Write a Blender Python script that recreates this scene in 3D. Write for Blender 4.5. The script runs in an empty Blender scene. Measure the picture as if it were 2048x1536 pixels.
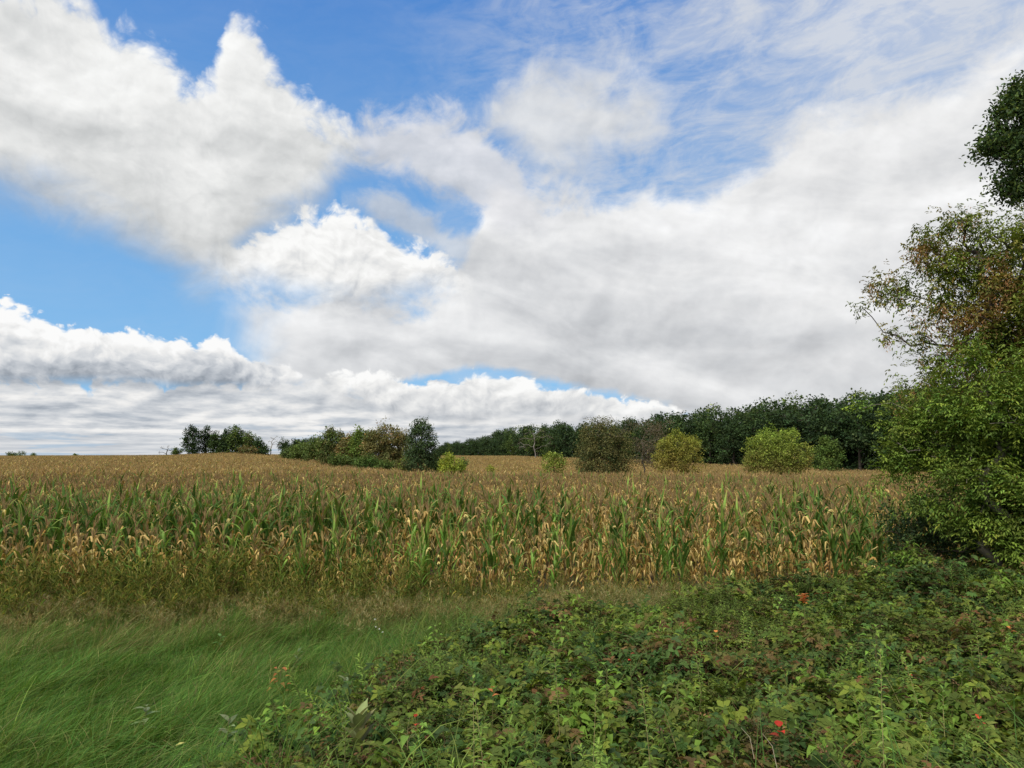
import bpy, math, random
import numpy as np
from mathutils import Vector, Matrix, noise as mnoise

C = bpy.context.scene.collection
SC = bpy.context.scene
EYE = 3.15                        # eye height over the flat field, metres
F = 1384.0                        # focal length in pixels of a 2048 px wide picture
PITCH = math.radians(5.86)

# ------------------------------------------------------------------ camera
cam = bpy.data.cameras.new('camera')
cam.sensor_width = 36.0
cam.lens = 36.0 * F / 2048.0
cam.clip_start, cam.clip_end = 0.05, 20000
co = bpy.data.objects.new('camera', cam)
C.objects.link(co)
co.location = (0, 0, EYE)
co.rotation_euler = (math.pi / 2 + PITCH, 0, 0)
SC.camera = co
SC.view_settings.view_transform = 'Standard'
SC.view_settings.look = 'None'
SC.view_settings.exposure = 0.0
SC.view_settings.gamma = 1.0
SC.view_settings.use_curve_mapping = False
SC.render.engine = 'CYCLES'
SC.cycles.max_bounces = 5
SC.cycles.diffuse_bounces = 3
SC.cycles.glossy_bounces = 2
SC.cycles.transmission_bounces = 3
SC.cycles.transparent_max_bounces = 4

# sun direction shared by the lamp and the sky
SUN_EL, SUN_AZ = math.radians(50), math.radians(-135)      # azimuth from +Y towards +X
sd = bpy.data.lights.new('sun', 'SUN')
sd.energy, sd.angle, sd.color = 3.5, math.radians(20), (1.0, 0.94, 0.83)
so = bpy.data.objects.new('sun', sd)
C.objects.link(so)
sdir = Vector((math.sin(SUN_AZ) * math.cos(SUN_EL), math.cos(SUN_AZ) * math.cos(SUN_EL), math.sin(SUN_EL)))
so.rotation_euler = sdir.to_track_quat('Z', 'Y').to_euler()

# ------------------------------------------------------------------ node helpers
class V:
    """a socket that takes part in arithmetic"""
    def __init__(s, nt, sock): s.nt, s.s = nt, sock
    def _m(s, op, *a, clamp=False):
        n = s.nt.nodes.new('ShaderNodeMath'); n.operation = op; n.use_clamp = clamp
        for i, x in enumerate((s,) + a):
            if isinstance(x, V): s.nt.links.new(x.s, n.inputs[i])
            else: n.inputs[i].default_value = x
        return V(s.nt, n.outputs[0])
    def __add__(s, o): return s._m('ADD', o)
    __radd__ = __add__
    def __mul__(s, o): return s._m('MULTIPLY', o)
    __rmul__ = __mul__
    def __sub__(s, o): return s._m('SUBTRACT', o)
    def __rsub__(s, o): return (s * -1.0) + o
    def __truediv__(s, o): return s._m('DIVIDE', o)
    def max(s, o): return s._m('MAXIMUM', o)
    def min(s, o): return s._m('MINIMUM', o)
    def pow(s, o): return s._m('POWER', o)
    def abs(s): return s._m('ABSOLUTE')
    def sat(s): return s._m('ADD', 0.0, clamp=True)
    def ramp(s, a, b, lo=0.0, hi=1.0, smooth=True):
        n = s.nt.nodes.new('ShaderNodeMapRange')
        n.interpolation_type = 'SMOOTHSTEP' if smooth else 'LINEAR'
        s.nt.links.new(s.s, n.inputs['Value'])
        for k, x in (('From Min', a), ('From Max', b), ('To Min', lo), ('To Max', hi)):
            if isinstance(x, V): s.nt.links.new(x.s, n.inputs[k])
            else: n.inputs[k].default_value = x
        return V(s.nt, n.outputs[0])

def vec(nt, x, y, z=0.0):
    n = nt.nodes.new('ShaderNodeCombineXYZ')
    for i, a in enumerate((x, y, z)):
        if isinstance(a, V): nt.links.new(a.s, n.inputs[i])
        else: n.inputs[i].default_value = a
    return V(nt, n.outputs[0])

def sep(v):
    n = v.nt.nodes.new('ShaderNodeSeparateXYZ'); v.nt.links.new(v.s, n.inputs[0])
    return [V(v.nt, o) for o in n.outputs]

def noi(v, scale, detail=5, rough=0.55, dist=0.0, dim='3D', w=None, lac=2.0, color=False, typ=None):
    n = v.nt.nodes.new('ShaderNodeTexNoise'); n.noise_dimensions = dim
    if typ: n.noise_type = typ
    v.nt.links.new(v.s, n.inputs['Vector'])
    n.inputs['Scale'].default_value = scale
    n.inputs['Detail'].default_value = detail
    n.inputs['Roughness'].default_value = rough
    n.inputs['Lacunarity'].default_value = lac
    n.inputs['Distortion'].default_value = dist
    if w is not None and 'W' in n.inputs: n.inputs['W'].default_value = w
    return V(v.nt, n.outputs['Color' if color else 0])

def mixc(nt, fac, a, b, mode='MIX'):
    n = nt.nodes.new('ShaderNodeMix'); n.data_type = 'RGBA'; n.blend_type = mode
    for k, x in ((0, fac), (6, a), (7, b)):
        if isinstance(x, V): nt.links.new(x.s, n.inputs[k])
        elif k == 0: n.inputs[0].default_value = x
        else: n.inputs[k].default_value = tuple(x) + (1.0,)
    return V(nt, n.outputs[2])

def srgb(r, g, b):
    return tuple(((c / 255) / 12.92 if c / 255 <= .04045 else ((c / 255 + .055) / 1.055) ** 2.4) for c in (r, g, b))

def px_dir(px, py):
    """photo pixel -> (azimuth, elevation) in radians of the direction in the world"""
    x, y, z = (px - 1024) / F, -(py - 768) / F, 1.0
    Y = z * math.cos(PITCH) - y * math.sin(PITCH)
    Z = z * math.sin(PITCH) + y * math.cos(PITCH)
    return math.atan2(x, Y), math.atan2(Z, math.hypot(x, Y))
# ------------------------------------------------------------------ sky
def build_sky():
    w = bpy.data.worlds.new('World'); SC.world = w; w.use_nodes = True
    nt = w.node_tree; nt.nodes.clear()
    out = nt.nodes.new('ShaderNodeOutputWorld')
    bg = nt.nodes.new('ShaderNodeBackground'); bg.inputs['Strength'].default_value = 0.1
    nt.links.new(bg.outputs[0], out.inputs[0])
    sky = nt.nodes.new('ShaderNodeTexSky'); sky.sky_type = 'NISHITA'; sky.sun_disc = False
    sky.sun_elevation = SUN_EL; sky.sun_rotation = SUN_AZ
    sky.air_density = 1.0; sky.dust_density = 0.6; sky.ozone_density = 1.6
    tc = nt.nodes.new('ShaderNodeTexCoord')
    P = V(nt, tc.outputs['Generated'])
    x, y, z = sep(P)
    az = x._m('ARCTAN2', y)                       # radians, 0 straight ahead
    el = z._m('ARCSINE')
    AZ0 = math.radians(46)
    azn = az.ramp(-AZ0, AZ0, 0, 1, smooth=False)
    EL0 = math.radians(60)

    def curve(pts, u=None, dflt=None):
        """edge of a cloud as elevation over azimuth; points in photo pixels"""
        n = nt.nodes.new('ShaderNodeFloatCurve')
        cm = n.mapping; cm.use_clip = False
        P2 = []
        for px, py in pts:
            a, e = px_dir(px, py)
            P2.append(((a + AZ0) / (2 * AZ0), e / EL0))
        P2.sort()
        if P2[0][0] > 0.001: P2.insert(0, (0.0, P2[0][1]))
        if P2[-1][0] < 0.999: P2.append((1.0, P2[-1][1]))
        cv = cm.curves[0]
        while len(cv.points) < len(P2): cv.points.new(0.5, 0.5)
        for p, q in zip(cv.points, P2):
            p.location = q; p.handle_type = 'AUTO_CLAMPED'
        cm.update()
        nt.links.new((u or azn).s, n.inputs['Value'])
        return V(nt, n.outputs[0]) * EL0

    # plane of the cloud base, for the perspective of flat layers
    zi = (z.max(0.0) + 0.035).pow(-1.0)
    plan = vec(nt, x * zi, y * zi, 0.0)
    # ---- shared noises in direction space
    D = vec(nt, az, el * 1.25, 0.0)
    big = noi(D, 5.0, 3, 0.5, 0.3, '2D')
    wc = noi(D, 11.0, 9, 0.58, 0.35, '2D', color=True)
    w1, w2, w3 = sep(wc)
    w3s = noi(vec(nt, az + 3.0, el * 1.6), 13.0, 4, 0.5, 0.3, '2D')
    fine = noi(D, 34.0, 7, 0.62, 0.2, '2D')
    # cauliflower relief
    def puff(off, scale=30.0):
        n = nt.nodes.new('ShaderNodeTexVoronoi'); n.feature = 'SMOOTH_F1'; n.voronoi_dimensions = '2D'
        n.inputs['Scale'].default_value = scale; n.inputs['Smoothness'].default_value = 0.6
        n.inputs['Detail'].default_value = 3.0; n.inputs['Roughness'].default_value = 0.55
        v = vec(nt, az + (w1 - 0.5) * 0.05 + off[0], el * 1.25 + (w2 - 0.5) * 0.05 + off[1], 0.0)
        nt.links.new(v.s, n.inputs['Vector'])
        return V(nt, n.outputs['Distance'])
    pf = puff((0, 0))
    pf2 = puff((0.006, -0.010))
    relief = pf2 - pf                              # > 0 on sides that face up and left
    # soft relief from the smooth noise
    bigs = noi(vec(nt, az + 0.012, el * 1.7 - 0.035), 7.0, 4, 0.5, 0.3, '2D')
    bigb = noi(vec(nt, az, el * 1.7), 7.0, 4, 0.5, 0.3, '2D')
    soft = bigb - bigs
    warp = (w1 - 0.5) * 0.14 + (fine - 0.5) * 0.035 # wisps
    puffw = (w1 - 0.5) * 0.05 + (0.35 - pf) * 0.045  # cauliflower edge
    azw = (w2 - 0.5)

    col = V(nt, sky.outputs[0])
    # photographic blue of the clear sky
    blue = mixc(nt, el.ramp(0.0, 0.62, 0, 1, smooth=False), tuple(10 * c for c in srgb(140, 203, 250)), tuple(10 * c for c in srgb(80, 142, 220)))
    col = mixc(nt, 0.8, col, blue)

    def over(col, alpha, lum, tint=(1.0, 1.0, 1.0), dark=(0.88, 0.95, 1.06)):
        """lay a cloud of luminance lum (display-linear) over the sky; the greyer, the bluer"""
        t = lum.ramp(0.35, 0.85, 0, 1, smooth=False)
        hue = mixc(nt, t, dark, tint)
        n = nt.nodes.new('ShaderNodeVectorMath'); n.operation = 'SCALE'
        nt.links.new(hue.s, n.inputs[0]); nt.links.new((lum * 10.0).s, n.inputs['Scale'])
        return mixc(nt, alpha, col, V(nt, n.outputs[0]))

    R = math.radians
    # 1 thin veil, upper right, drawn out along the wind
    veil = noi(vec(nt, az * 0.9 + el * 0.35, el * 2.2 - az * 0.25), 9.0, 9, 0.62, 0.5, '2D')
    ripple = noi(vec(nt, az * 1.0 + el * 0.5, el * 3.2 - az * 0.5), 26.0, 6, 0.6, 0.3, '2D')
    vm = az.ramp(R(-14), R(12)) * 0.92 + 0.08
    va = (veil.ramp(0.25, 0.75) * 0.8 + ripple.ramp(0.38, 0.66) * 0.22) * vm
    edge = az.ramp(R(6), R(36)) * 0.46
    col = over(col, (va * 0.72 + edge).min(0.92), big * 0.1 + 0.66, tint=(0.94, 0.98, 1.06))

    # 2 rows of low stratocumulus towards the horizon
    lv = (el.max(0.0) + 0.012)._m('LOGARITHM', math.e) * 3.1
    st = noi(vec(nt, az * 9.5, lv), 1.0, 8, 0.58, 0.1, '2D')
    st2 = noi(vec(nt, az * 9.5 + 0.10, lv - 0.28), 1.0, 5, 0.5, 0.1, '2D')
    a = (el.ramp(R(9.5), R(4.5)) * 0.98)
    pale = el.ramp(R(2.2), R(0.2))
    lum = ((st - st2) * 0.85 + 0.71 + (st - 0.5) * 0.45 + (w3 - 0.5) * 0.25 + (fine - 0.5) * 0.08).max(0.34).min(0.90)
    lum = lum * (1.0 - pale * 0.6) + pale * 0.6 * 0.62
    lowtop = curve([(0, 738), (250, 742), (450, 748), (640, 740), (800, 765), (880, 740), (1100, 770), (1350, 800), (1500, 830), (2048, 840)])
    a = (lowtop - el + puffw * 0.6).ramp(-0.004, 0.008)
    a = a * (1.0 - st.ramp(0.44, 0.34) * el.ramp(R(3.4), R(0.3)) * 0.3)
    col = over(col, a, lum, tint=(1.0, 0.995, 0.985), dark=(0.84, 0.95, 1.10))

    def bank(col, top, bot, st_, sb, wt, wb, l_top, l_bot, rel, srel, grain=0.1, tint=(1, 1, 0.99), dark=(0.90, 0.96, 1.05), op=1.0, gam=1.0, xr=None, extra=None):
        u = azn + azw * 0.012
        T, B = curve(top, u), curve(bot, u)
        dt, db = T - el + wt, el - B + wb
        al = dt.ramp(-st_ * 0.4, st_) * db.ramp(-sb * 0.5, sb) * op
        if xr:
            (x0, s0), (x1, s1) = xr
            if x0 is not None: al = al * (az + azw * 0.08).ramp(px_dir(x0 - s0, 500)[0], px_dir(x0 + s0, 500)[0])
            if x1 is not None: al = al * (az + azw * 0.08).ramp(px_dir(x1 + s1, 500)[0], px_dir(x1 - s1, 500)[0])
        t = ((el - B + (w3 - 0.5) * 0.05) / (T - B).max(0.01)).sat().pow(gam)
        rim = dt.ramp(0.0, 0.025, 1, 0)
        lum = l_bot + t * (l_top - l_bot) + relief * (rel * 0.13) + soft * (srel * 0.62) + (fine - 0.5) * (grain * 0.45) + (big - 0.5) * 0.22 + (w3s - 0.5) * 0.16 + rim * (l_top - l_bot) * 0.15
        if extra is not None: lum = lum + extra
        return over(col, al, lum.max(0.36).min(0.97), tint, dark)

    # 4 grey-white sheet over the middle and the right, in flat layers that reach down to the tree line
    lay = noi(vec(nt, az * 3.6 + el * 0.8, el * 8.0 + az * 1.2), 1.5, 5, 0.5, 0.4, '2D')
    lay2 = noi(vec(nt, az * 3.6 + el * 0.8 + 0.05, el * 8.0 + az * 1.2 - 0.22), 1.5, 4, 0.5, 0.4, '2D')
    sheet_extra = (lay - lay2) * 0.34 + (lay - 0.5) * 0.24
    col = bank(col, [(250, 640), (360, 600), (440, 575), (480, 570), (560, 575), (640, 580), (760, 585), (860, 575), (920, 540), (955, 445), (1020, 365), (1110, 365), (1200, 385), (1290, 380), (1400, 385), (1500, 330), (1600, 240), (1750, 190), (2048, 100)],
               [(250, 730), (450, 760), (560, 780), (700, 785), (860, 762), (900, 752), (960, 742), (1010, 752), (1100, 772), (1200, 792), (1280, 808), (1350, 826), (1420, 860), (1600, 905), (2048, 930)],
               0.035, 0.012, warp * 0.75, puffw * 0.2, 0.87, 0.66, 0.3, 0.4, 0.05, tint=(1.0, 1.0, 1.0), dark=(0.94, 0.97, 1.02), op=0.97, gam=1.0, xr=((500, 90), (None, 0)), extra=sheet_extra)
    # 3 cumulus line behind the wood
    col = bank(col, [(560, 760), (640, 738), (720, 728), (850, 758), (900, 754), (960, 734), (1040, 742), (1100, 762), (1140, 762), (1220, 784), (1290, 796), (1345, 808), (1400, 850)],
               [(560, 800), (800, 838), (1000, 845), (1200, 850), (1400, 870)], 0.006, 0.03, puffw * 0.35, warp * 0.3, 1.0, 0.56, 1.6, 1.1, 0.1, xr=((620, 60), (1365, 25)))
    # blue break beneath the big cloud, right of it
    # 5 left bank with a crisp top and a flat grey base
    col = bank(col, [(0, 585), (60, 600), (150, 622), (240, 640), (290, 655), (330, 662), (380, 655), (430, 662), (500, 690), (570, 705), (620, 735), (660, 765)],
               [(0, 772), (200, 770), (400, 782), (520, 782), (600, 775), (660, 772)], 0.007, 0.016, puffw * 0.55, (w1 - 0.5) * 0.008, 1.06, 0.33, 2.0, 0.9, 0.07, tint=(1.0, 1.0, 0.995), dark=(0.84, 0.94, 1.08), gam=0.62, xr=((None, 0), (630, 25)))
    # 6 bright cumulus below the big cloud
    col = bank(col, [(300, 490), (400, 455), (480, 455), (560, 425), (620, 398), (700, 400), (750, 425), (800, 452), (860, 462), (910, 500), (960, 550)],
               [(300, 500), (380, 530), (430, 565), (560, 600), (700, 625), (800, 612), (930, 590)], 0.016, 0.045, puffw * 0.7, warp * 0.35, 1.0, 0.66, 1.3, 0.7, 0.08, gam=0.8, xr=((415, 40), (940, 35)))
    # 7 soft tufts, upper middle
    col = bank(col, [(640, 250), (760, 225), (860, 205), (950, 235), (1020, 300), (1100, 380)],
               [(640, 320), (760, 335), (850, 375), (950, 420), (1000, 450), (1100, 480)], 0.03, 0.03, warp * 0.8, warp * 0.7, 0.74, 0.66, 0.3, 0.7, 0.08, tint=(0.99, 0.99, 1.02), op=0.9, xr=((660, 60), (1090, 60)))
    col = bank(col, [(900, 215), (1000, 155), (1100, 118), (1200, 122), (1300, 150), (1400, 220)],
               [(900, 250), (1000, 290), (1100, 335), (1200, 335), (1290, 300), (1400, 250)], 0.05, 0.05, warp * 0.7, warp * 0.6, 0.80, 0.68, 0.3, 0.7, 0.06, op=0.88, xr=((930, 50), (1345, 50)))
    col = bank(col, [(680, 370), (760, 375), (830, 410), (900, 440), (980, 470)],
               [(680, 420), (760, 450), (830, 490), (900, 530), (980, 560)], 0.02, 0.02, warp * 0.5, warp * 0.5, 0.72, 0.64, 0.3, 0.6, 0.08, op=0.72, xr=((700, 30), (1000, 40)))
    # 8 the big near cloud, upper left
    col = bank(col, [(0, -100), (150, -50), (200, -5), (240, 35), (300, 55), (340, 90), (370, 128), (400, 140), (430, 120), (452, 50), (475, 22), (505, 32), (530, 72), (570, 108), (600, 148), (625, 172), (650, 195), (690, 222), (730, 250), (770, 290), (800, 340)],
               [(0, 390), (60, 412), (120, 430), (200, 466), (260, 498), (330, 542), (400, 580), (450, 550), (520, 480), (600, 440), (650, 395), (700, 340), (770, 330)],
               0.030, 0.055, (w1 - 0.5) * 0.05 + puffw * 0.6, (w1 - 0.5) * 0.08, 0.90, 0.57, 0.6, 0.7, 0.05, tint=(0.995, 1.0, 0.99), dark=(0.93, 0.97, 0.99), gam=0.7, xr=((None, 0), (715, 30)))
    # broken cloud as in view, added unseen overhead and behind for less blue light
    ov = noi(vec(nt, x * zi, y * zi), 0.9, 5, 0.55, 0.3, '2D')
    col = over(col, ov.ramp(0.40, 0.58) * (el.ramp(R(42), R(55)).max(az.abs().ramp(R(50), R(70)))) * el.ramp(R(3), R(10)) * 0.95, (ov - 0.5) * -0.8 + 0.78)
    # below the horizon: the colour of far land
    col = mixc(nt, z.ramp(-0.002, -0.02), col, tuple(10 * c for c in (0.10, 0.085, 0.05)))
    nt.links.new(col.s, bg.inputs['Color'])
    w.cycles.sampling_method = 'MANUAL'; w.cycles.sample_map_resolution = 512
build_sky()
# ------------------------------------------------------------------ terrain shape
COLS = [0, 300, 470, 560, 700, 880, 1000, 1200, 1480, 1750, 2048]
DIST = [36, 50, 62, 80, 115, 160, 220, 320, 600, 9000]
HT = np.array([
    # 36     50     62     80     115    160    220    320   600  9000
    [0.0, 0.00, 0.00, 0.05, 0.20, 0.35, 0.50, 0.68, 1.0, 1.2],
    [0.0, 0.00, 0.05, 0.12, 0.35, 0.62, 0.85, 0.95, 1.0, 1.2],
    [0.0, -0.02, 0.02, 0.15, 0.60, 1.15, 1.85, 1.40, 1.0, 1.2],
    [0.0, -0.05, -0.05, 0.0, 0.25, 0.60, 1.10, 1.20, 1.0, 1.2],
    [0.0, -0.10, -0.20, -0.25, 0.00, 0.30, 0.60, 0.90, 1.0, 1.2],
    [0.0, -0.14, -0.45, -0.95, -0.60, 0.00, 0.50, 0.80, 1.0, 1.2],
    [0.0, -0.16, -0.60, -1.20, -0.55, 0.35, 0.75, 0.70, 1.0, 1.2],
    [0.0, -0.16, -0.65, -1.20, -0.80, 0.15, 0.55, 0.70, 1.0, 1.2],
    [0.0, -0.18, -0.65, -1.25, -1.20, -0.75, -0.3, 0.5, 1.0, 1.2],
    [0.0, -0.18, -0.65, -1.25, -1.50, -1.35, -0.8, 0.3, 1.0, 1.2],
    [0.0, -0.18, -0.65, -1.25, -1.60, -1.50, -1.0, 0.3, 1.0, 1.2]])
_caz = np.array([math.atan((c - 1024) / F) for c in COLS])
_ld = np.log(np.array(DIST, float))

def sm(t):
    t = np.clip(t, 0, 1); return t * t * (3 - 2 * t)

def ground(X, Y):
    """height of the land (arrays or numbers)"""
    X = np.asarray(X, float); Y = np.asarray(Y, float)
    d = np.hypot(X, Y) + 1e-6
    az = np.clip(np.arctan2(X, Y), _caz[0], _caz[-1])
    ci = np.interp(az, _caz, np.arange(len(COLS)))
    di = np.interp(np.log(d), _ld, np.arange(len(DIST)))
    c0 = np.clip(ci.astype(int), 0, len(COLS) - 2); fc = sm(ci - c0)
    d0 = np.clip(di.astype(int), 0, len(DIST) - 2); fd = sm(di - d0)
    h = (HT[c0, d0] * (1 - fc) * (1 - fd) + HT[c0 + 1, d0] * fc * (1 - fd) + HT[c0, d0 + 1] * (1 - fc) * fd + HT[c0 + 1, d0 + 1] * fc * fd)
    front = sm((Y - 0) / 8)                       # behind the camera the land is the road bank
    bank = 1.5 * (1 - sm((Y + 2.5) / 14.5))
    bump = 0.05 * np.sin(X * 1.7 + 0.6 * np.sin(Y * 1.3)) * np.sin(Y * 1.1 + X * 0.4) * (d < 40)
    return h * front + bank + bump

def g(x, y): return float(ground(x, y))

def at(px, d):
    """the point of the land d metres away along the column px of the photograph"""
    a = math.atan((px - 1024) / F)
    x, y = d * math.sin(a), d * math.cos(a)
    return x, y, g(x, y)

def on_ground(px, py, h=0.0):
    """where the ray of a photo pixel meets the surface h above the land"""
    a, e = px_dir(px, py)
    for d in np.arange(2.0, 60, 0.03):
        x, y = d * math.sin(a), d * math.cos(a)
        if EYE + d * math.tan(e) <= g(x, y) + h: return x, y, g(x, y)
    return x, y, g(x, y)

# ------------------------------------------------------------------ meshes
class MB:
    """collects vertices, faces and a base colour per vertex"""
    def __init__(s): s.v, s.f, s.c, s.n = [], [], [], 0
    def add(s, verts, faces, col):
        verts = np.asarray(verts, float).reshape(-1, 3); faces = np.asarray(faces, int)
        col = np.asarray(col, float)
        if col.ndim == 1: col = np.tile(col[:3], (len(verts), 1))
        s.v.append(verts); s.c.append(col[:, :3]); s.f.append(faces + s.n); s.n += len(verts)
    def join(s, o, M=None, tint=1.0):
        for v, f, c in o.parts():
            if M is not None: v = v @ M[:3, :3].T + M[:3, 3]
            s.v.append(v); s.c.append(c * tint); s.f.append(f + s.n)
        s.n += o.n
    def parts(s):
        k = 0
        if not s.v: return []
        V_ = np.concatenate(s.v); Cc = np.concatenate(s.c)
        fs = s.f
        return [(V_, f, Cc) if i == 0 else (V_[:0], f, Cc[:0]) for i, f in enumerate(fs)]
    def mesh(s, name, mat):
        me = bpy.data.meshes.new(name)
        if not s.v: return me
        vs = np.concatenate(s.v); cs = np.concatenate(s.c)
        fl = [f for f in s.f if len(f)]
        nl = sum(f.size for f in fl); nf = sum(len(f) for f in fl)
        me.vertices.add(len(vs)); me.vertices.foreach_set('co', vs.astype('f').ravel())
        me.loops.add(nl); me.loops.foreach_set('vertex_index', np.concatenate([f.ravel() for f in fl]).astype('i'))
        me.polygons.add(nf)
        tot = np.concatenate([np.full(len(f), f.shape[1]) for f in fl])
        st = np.concatenate([[0], np.cumsum(tot)[:-1]])
        me.polygons.foreach_set('loop_start', st.astype('i')); me.polygons.foreach_set('loop_total', tot.astype('i'))
        ca = me.color_attributes.new('Col', 'FLOAT_COLOR', 'POINT')
        ca.data.foreach_set('color', np.concatenate([cs, np.ones((len(cs), 1))], 1).astype('f').ravel())
        me.polygons.foreach_set('use_smooth', np.ones(nf, dtype=bool))
        me.update(); me.validate()
        me.materials.append(mat)
        return me
    def obj(s, name, mat, parent=None):
        o = bpy.data.objects.new(name, s.mesh(name, mat)); C.objects.link(o); o.parent = parent
        return o

def tube(mb, pts, rad, col, n=6, cap=True):
    pts = np.asarray(pts, float); rad = np.asarray(rad, float) * np.ones(len(pts))
    t = np.gradient(pts, axis=0); t /= np.linalg.norm(t, axis=1)[:, None] + 1e-9
    ref = np.array([0.31, 0.17, 0.93]) if abs(t[0][2]) < 0.8 else np.array([0.9, 0.3, 0.1])
    a = np.cross(t, ref); a /= np.linalg.norm(a, axis=1)[:, None] + 1e-9
    b = np.cross(t, a)
    th = np.arange(n) * 2 * np.pi / n
    ring = pts[:, None] + rad[:, None, None] * (np.cos(th)[None, :, None] * a[:, None] + np.sin(th)[None, :, None] * b[:, None])
    m = len(pts); i = np.arange(m - 1)[:, None] * n; j = np.arange(n)[None]; j2 = (j + 1) % n
    q = np.stack([i + j, i + j2, i + n + j2, i + n + j], -1).reshape(-1, 4)
    mb.add(ring.reshape(-1, 3), q, col)

def unit(a): return a / (np.linalg.norm(a, axis=-1, keepdims=True) + 1e-9)

def leaves(mb, P, D, N, L, W, col, fold=0.25, droop=0.0, mid=0.42):
    """many ovate leaves at once: base P, direction D, normal N; six points and four triangles each, folded along the midrib"""
    P = np.asarray(P, float); n = len(P)
    D = unit(np.asarray(D, float)); S = unit(np.cross(D, N)); N = np.cross(S, D)
    L = (np.ones(n) * L)[:, None]; W = (np.ones(n) * W)[:, None]
    dn = np.array([0, 0, -1.0])
    m1 = P + D * L * mid; tip = P + D * L + dn * L * droop
    l1 = m1 - S * W * .5 + N * W * fold; r1 = m1 + S * W * .5 + N * W * fold
    q = P + D * L * .78 + dn * L * droop * .45
    l2 = q - S * W * .3 + N * W * fold * .6; r2 = q + S * W * .3 + N * W * fold * .6
    vs = np.stack([P, l1, m1 + dn * L * droop * .1, r1, l2, r2, tip], 1).reshape(-1, 3)
    k = (np.arange(n) * 7)[:, None, None]
    f = (np.array([[0, 2, 1], [0, 3, 2], [1, 2, 4], [2, 6, 4], [2, 5, 6], [2, 3, 5]])[None] + k).reshape(-1, 3)
    col = np.asarray(col, float)
    if col.ndim == 1: col = np.tile(col, (n, 1))
    mb.add(vs, f, np.repeat(col, 7, axis=0))

def flat_leaves(mb, P, D, N, L, W, col):
    """cheap leaf: a bent diamond, two triangles"""
    P = np.asarray(P, float); n = len(P)
    D = unit(np.asarray(D, float)); S = unit(np.cross(D, N)); N = np.cross(S, D)
    L = (np.ones(n) * L)[:, None]; W = (np.ones(n) * W)[:, None]
    m = P + D * L * .5
    vs = np.stack([P, m - S * W * .5 + N * W * .15, P + D * L, m + S * W * .5 + N * W * .15], 1).reshape(-1, 3)
    k = (np.arange(n) * 4)[:, None, None]
    f = (np.array([[0, 2, 1], [0, 3, 2]])[None] + k).reshape(-1, 3)
    col = np.asarray(col, float)
    if col.ndim == 1: col = np.tile(col, (n, 1))
    mb.add(vs, f, np.repeat(col, 4, axis=0))

def jit(rs, col, n, v=0.2, h=0.08):
    """n colours around col: brightness and a little hue"""
    c = np.asarray(col, float)[None] * np.exp(rs.normal(0, v, (n, 1)))
    return np.clip(c * np.exp(rs.normal(0, h, (n, 3))), 0.003, 0.9)

def blend(rs, cols, wts, n, v=0.2, h=0.06):
    cols = np.asarray(cols, float); i = rs.choice(len(cols), n, p=np.asarray(wts, float) / sum(wts))
    return np.clip(cols[i] * np.exp(rs.normal(0, v, (n, 1))) * np.exp(rs.normal(0, h, (n, 3))), 0.003, 0.9)

# ------------------------------------------------------------------ materials
GAIN = 1.45
def leaf_mat(name, rough=0.6, transl=0.3, grain=30.0, var=0.25, inst=0.15, spec=0.3, blotch=None):
    m = bpy.data.materials.new(name); m.use_nodes = True; nt = m.node_tree; nt.nodes.clear()
    out = nt.nodes.new('ShaderNodeOutputMaterial')
    at_ = nt.nodes.new('ShaderNodeAttribute'); at_.attribute_name = 'Col'
    tc = nt.nodes.new('ShaderNodeTexCoord'); P = V(nt, tc.outputs['Object'])
    oi = nt.nodes.new('ShaderNodeObjectInfo'); r = V(nt, oi.outputs['Random'])
    f = noi(P, grain, 3, 0.6)
    k = ((f - 0.5) * (2 * var) + 1.0 + (r - 0.5) * (2 * inst)) * (1.0 if 'bark' in name or 'petal' in name or 'corn' in name else 1.75 if 'bramble' in name else GAIN)
    sc = nt.nodes.new('ShaderNodeVectorMath'); sc.operation = 'SCALE'
    nt.links.new(at_.outputs['Color'], sc.inputs[0]); nt.links.new(k.s, sc.inputs['Scale'])
    col = V(nt, sc.outputs[0])
    if blotch:
        col = mixc(nt, noi(P, blotch[1], 2, 0.5).ramp(0.52, 0.68) * blotch[2], col, blotch[0])
    p = nt.nodes.new('ShaderNodeBsdfPrincipled')
    nt.links.new(col.s, p.inputs['Base Color'])
    p.inputs['Roughness'].default_value = rough; p.inputs['Specular IOR Level'].default_value = spec
    if transl > 0:
        t = nt.nodes.new('ShaderNodeBsdfTranslucent')
        nt.links.new(mixc(nt, 1.0, col, (1.15, 1.1, 0.6), 'MULTIPLY').s, t.inputs['Color'])
        mx = nt.nodes.new('ShaderNodeMixShader'); mx.inputs[0].default_value = transl
        nt.links.new(p.outputs[0], mx.inputs[1]); nt.links.new(t.outputs[0], mx.inputs[2])
        nt.links.new(mx.outputs[0], out.inputs[0])
    else: nt.links.new(p.outputs[0], out.inputs[0])
    return m

MAT = dict(
    corn=leaf_mat('corn_leaf', 0.7, 0.25, 14, 0.25, 0.16, 0.15),
    grass=leaf_mat('grass_blade', 0.7, 0.3, 9, 0.2, 0.24, 0.12),
    weed=leaf_mat('weed_leaf', 0.7, 0.3, 25, 0.25, 0.25, 0.12),
    bramble=leaf_mat('bramble_leaf', 0.75, 0.34, 40, 0.3, 0.3, 0.07),
    crown=leaf_mat('tree_leaf', 0.7, 0.25, 2.2, 0.35, 0.08, 0.12),
    bark=leaf_mat('tree_bark', 0.95, 0.0, 12, 0.45, 0.1, 0.1),
    stem=leaf_mat('plant_stem', 0.8, 0.0, 40, 0.25, 0.1, 0.2),
    petal=leaf_mat('petal', 0.7, 0.2, 60, 0.1, 0.0, 0.2),
)

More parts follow.
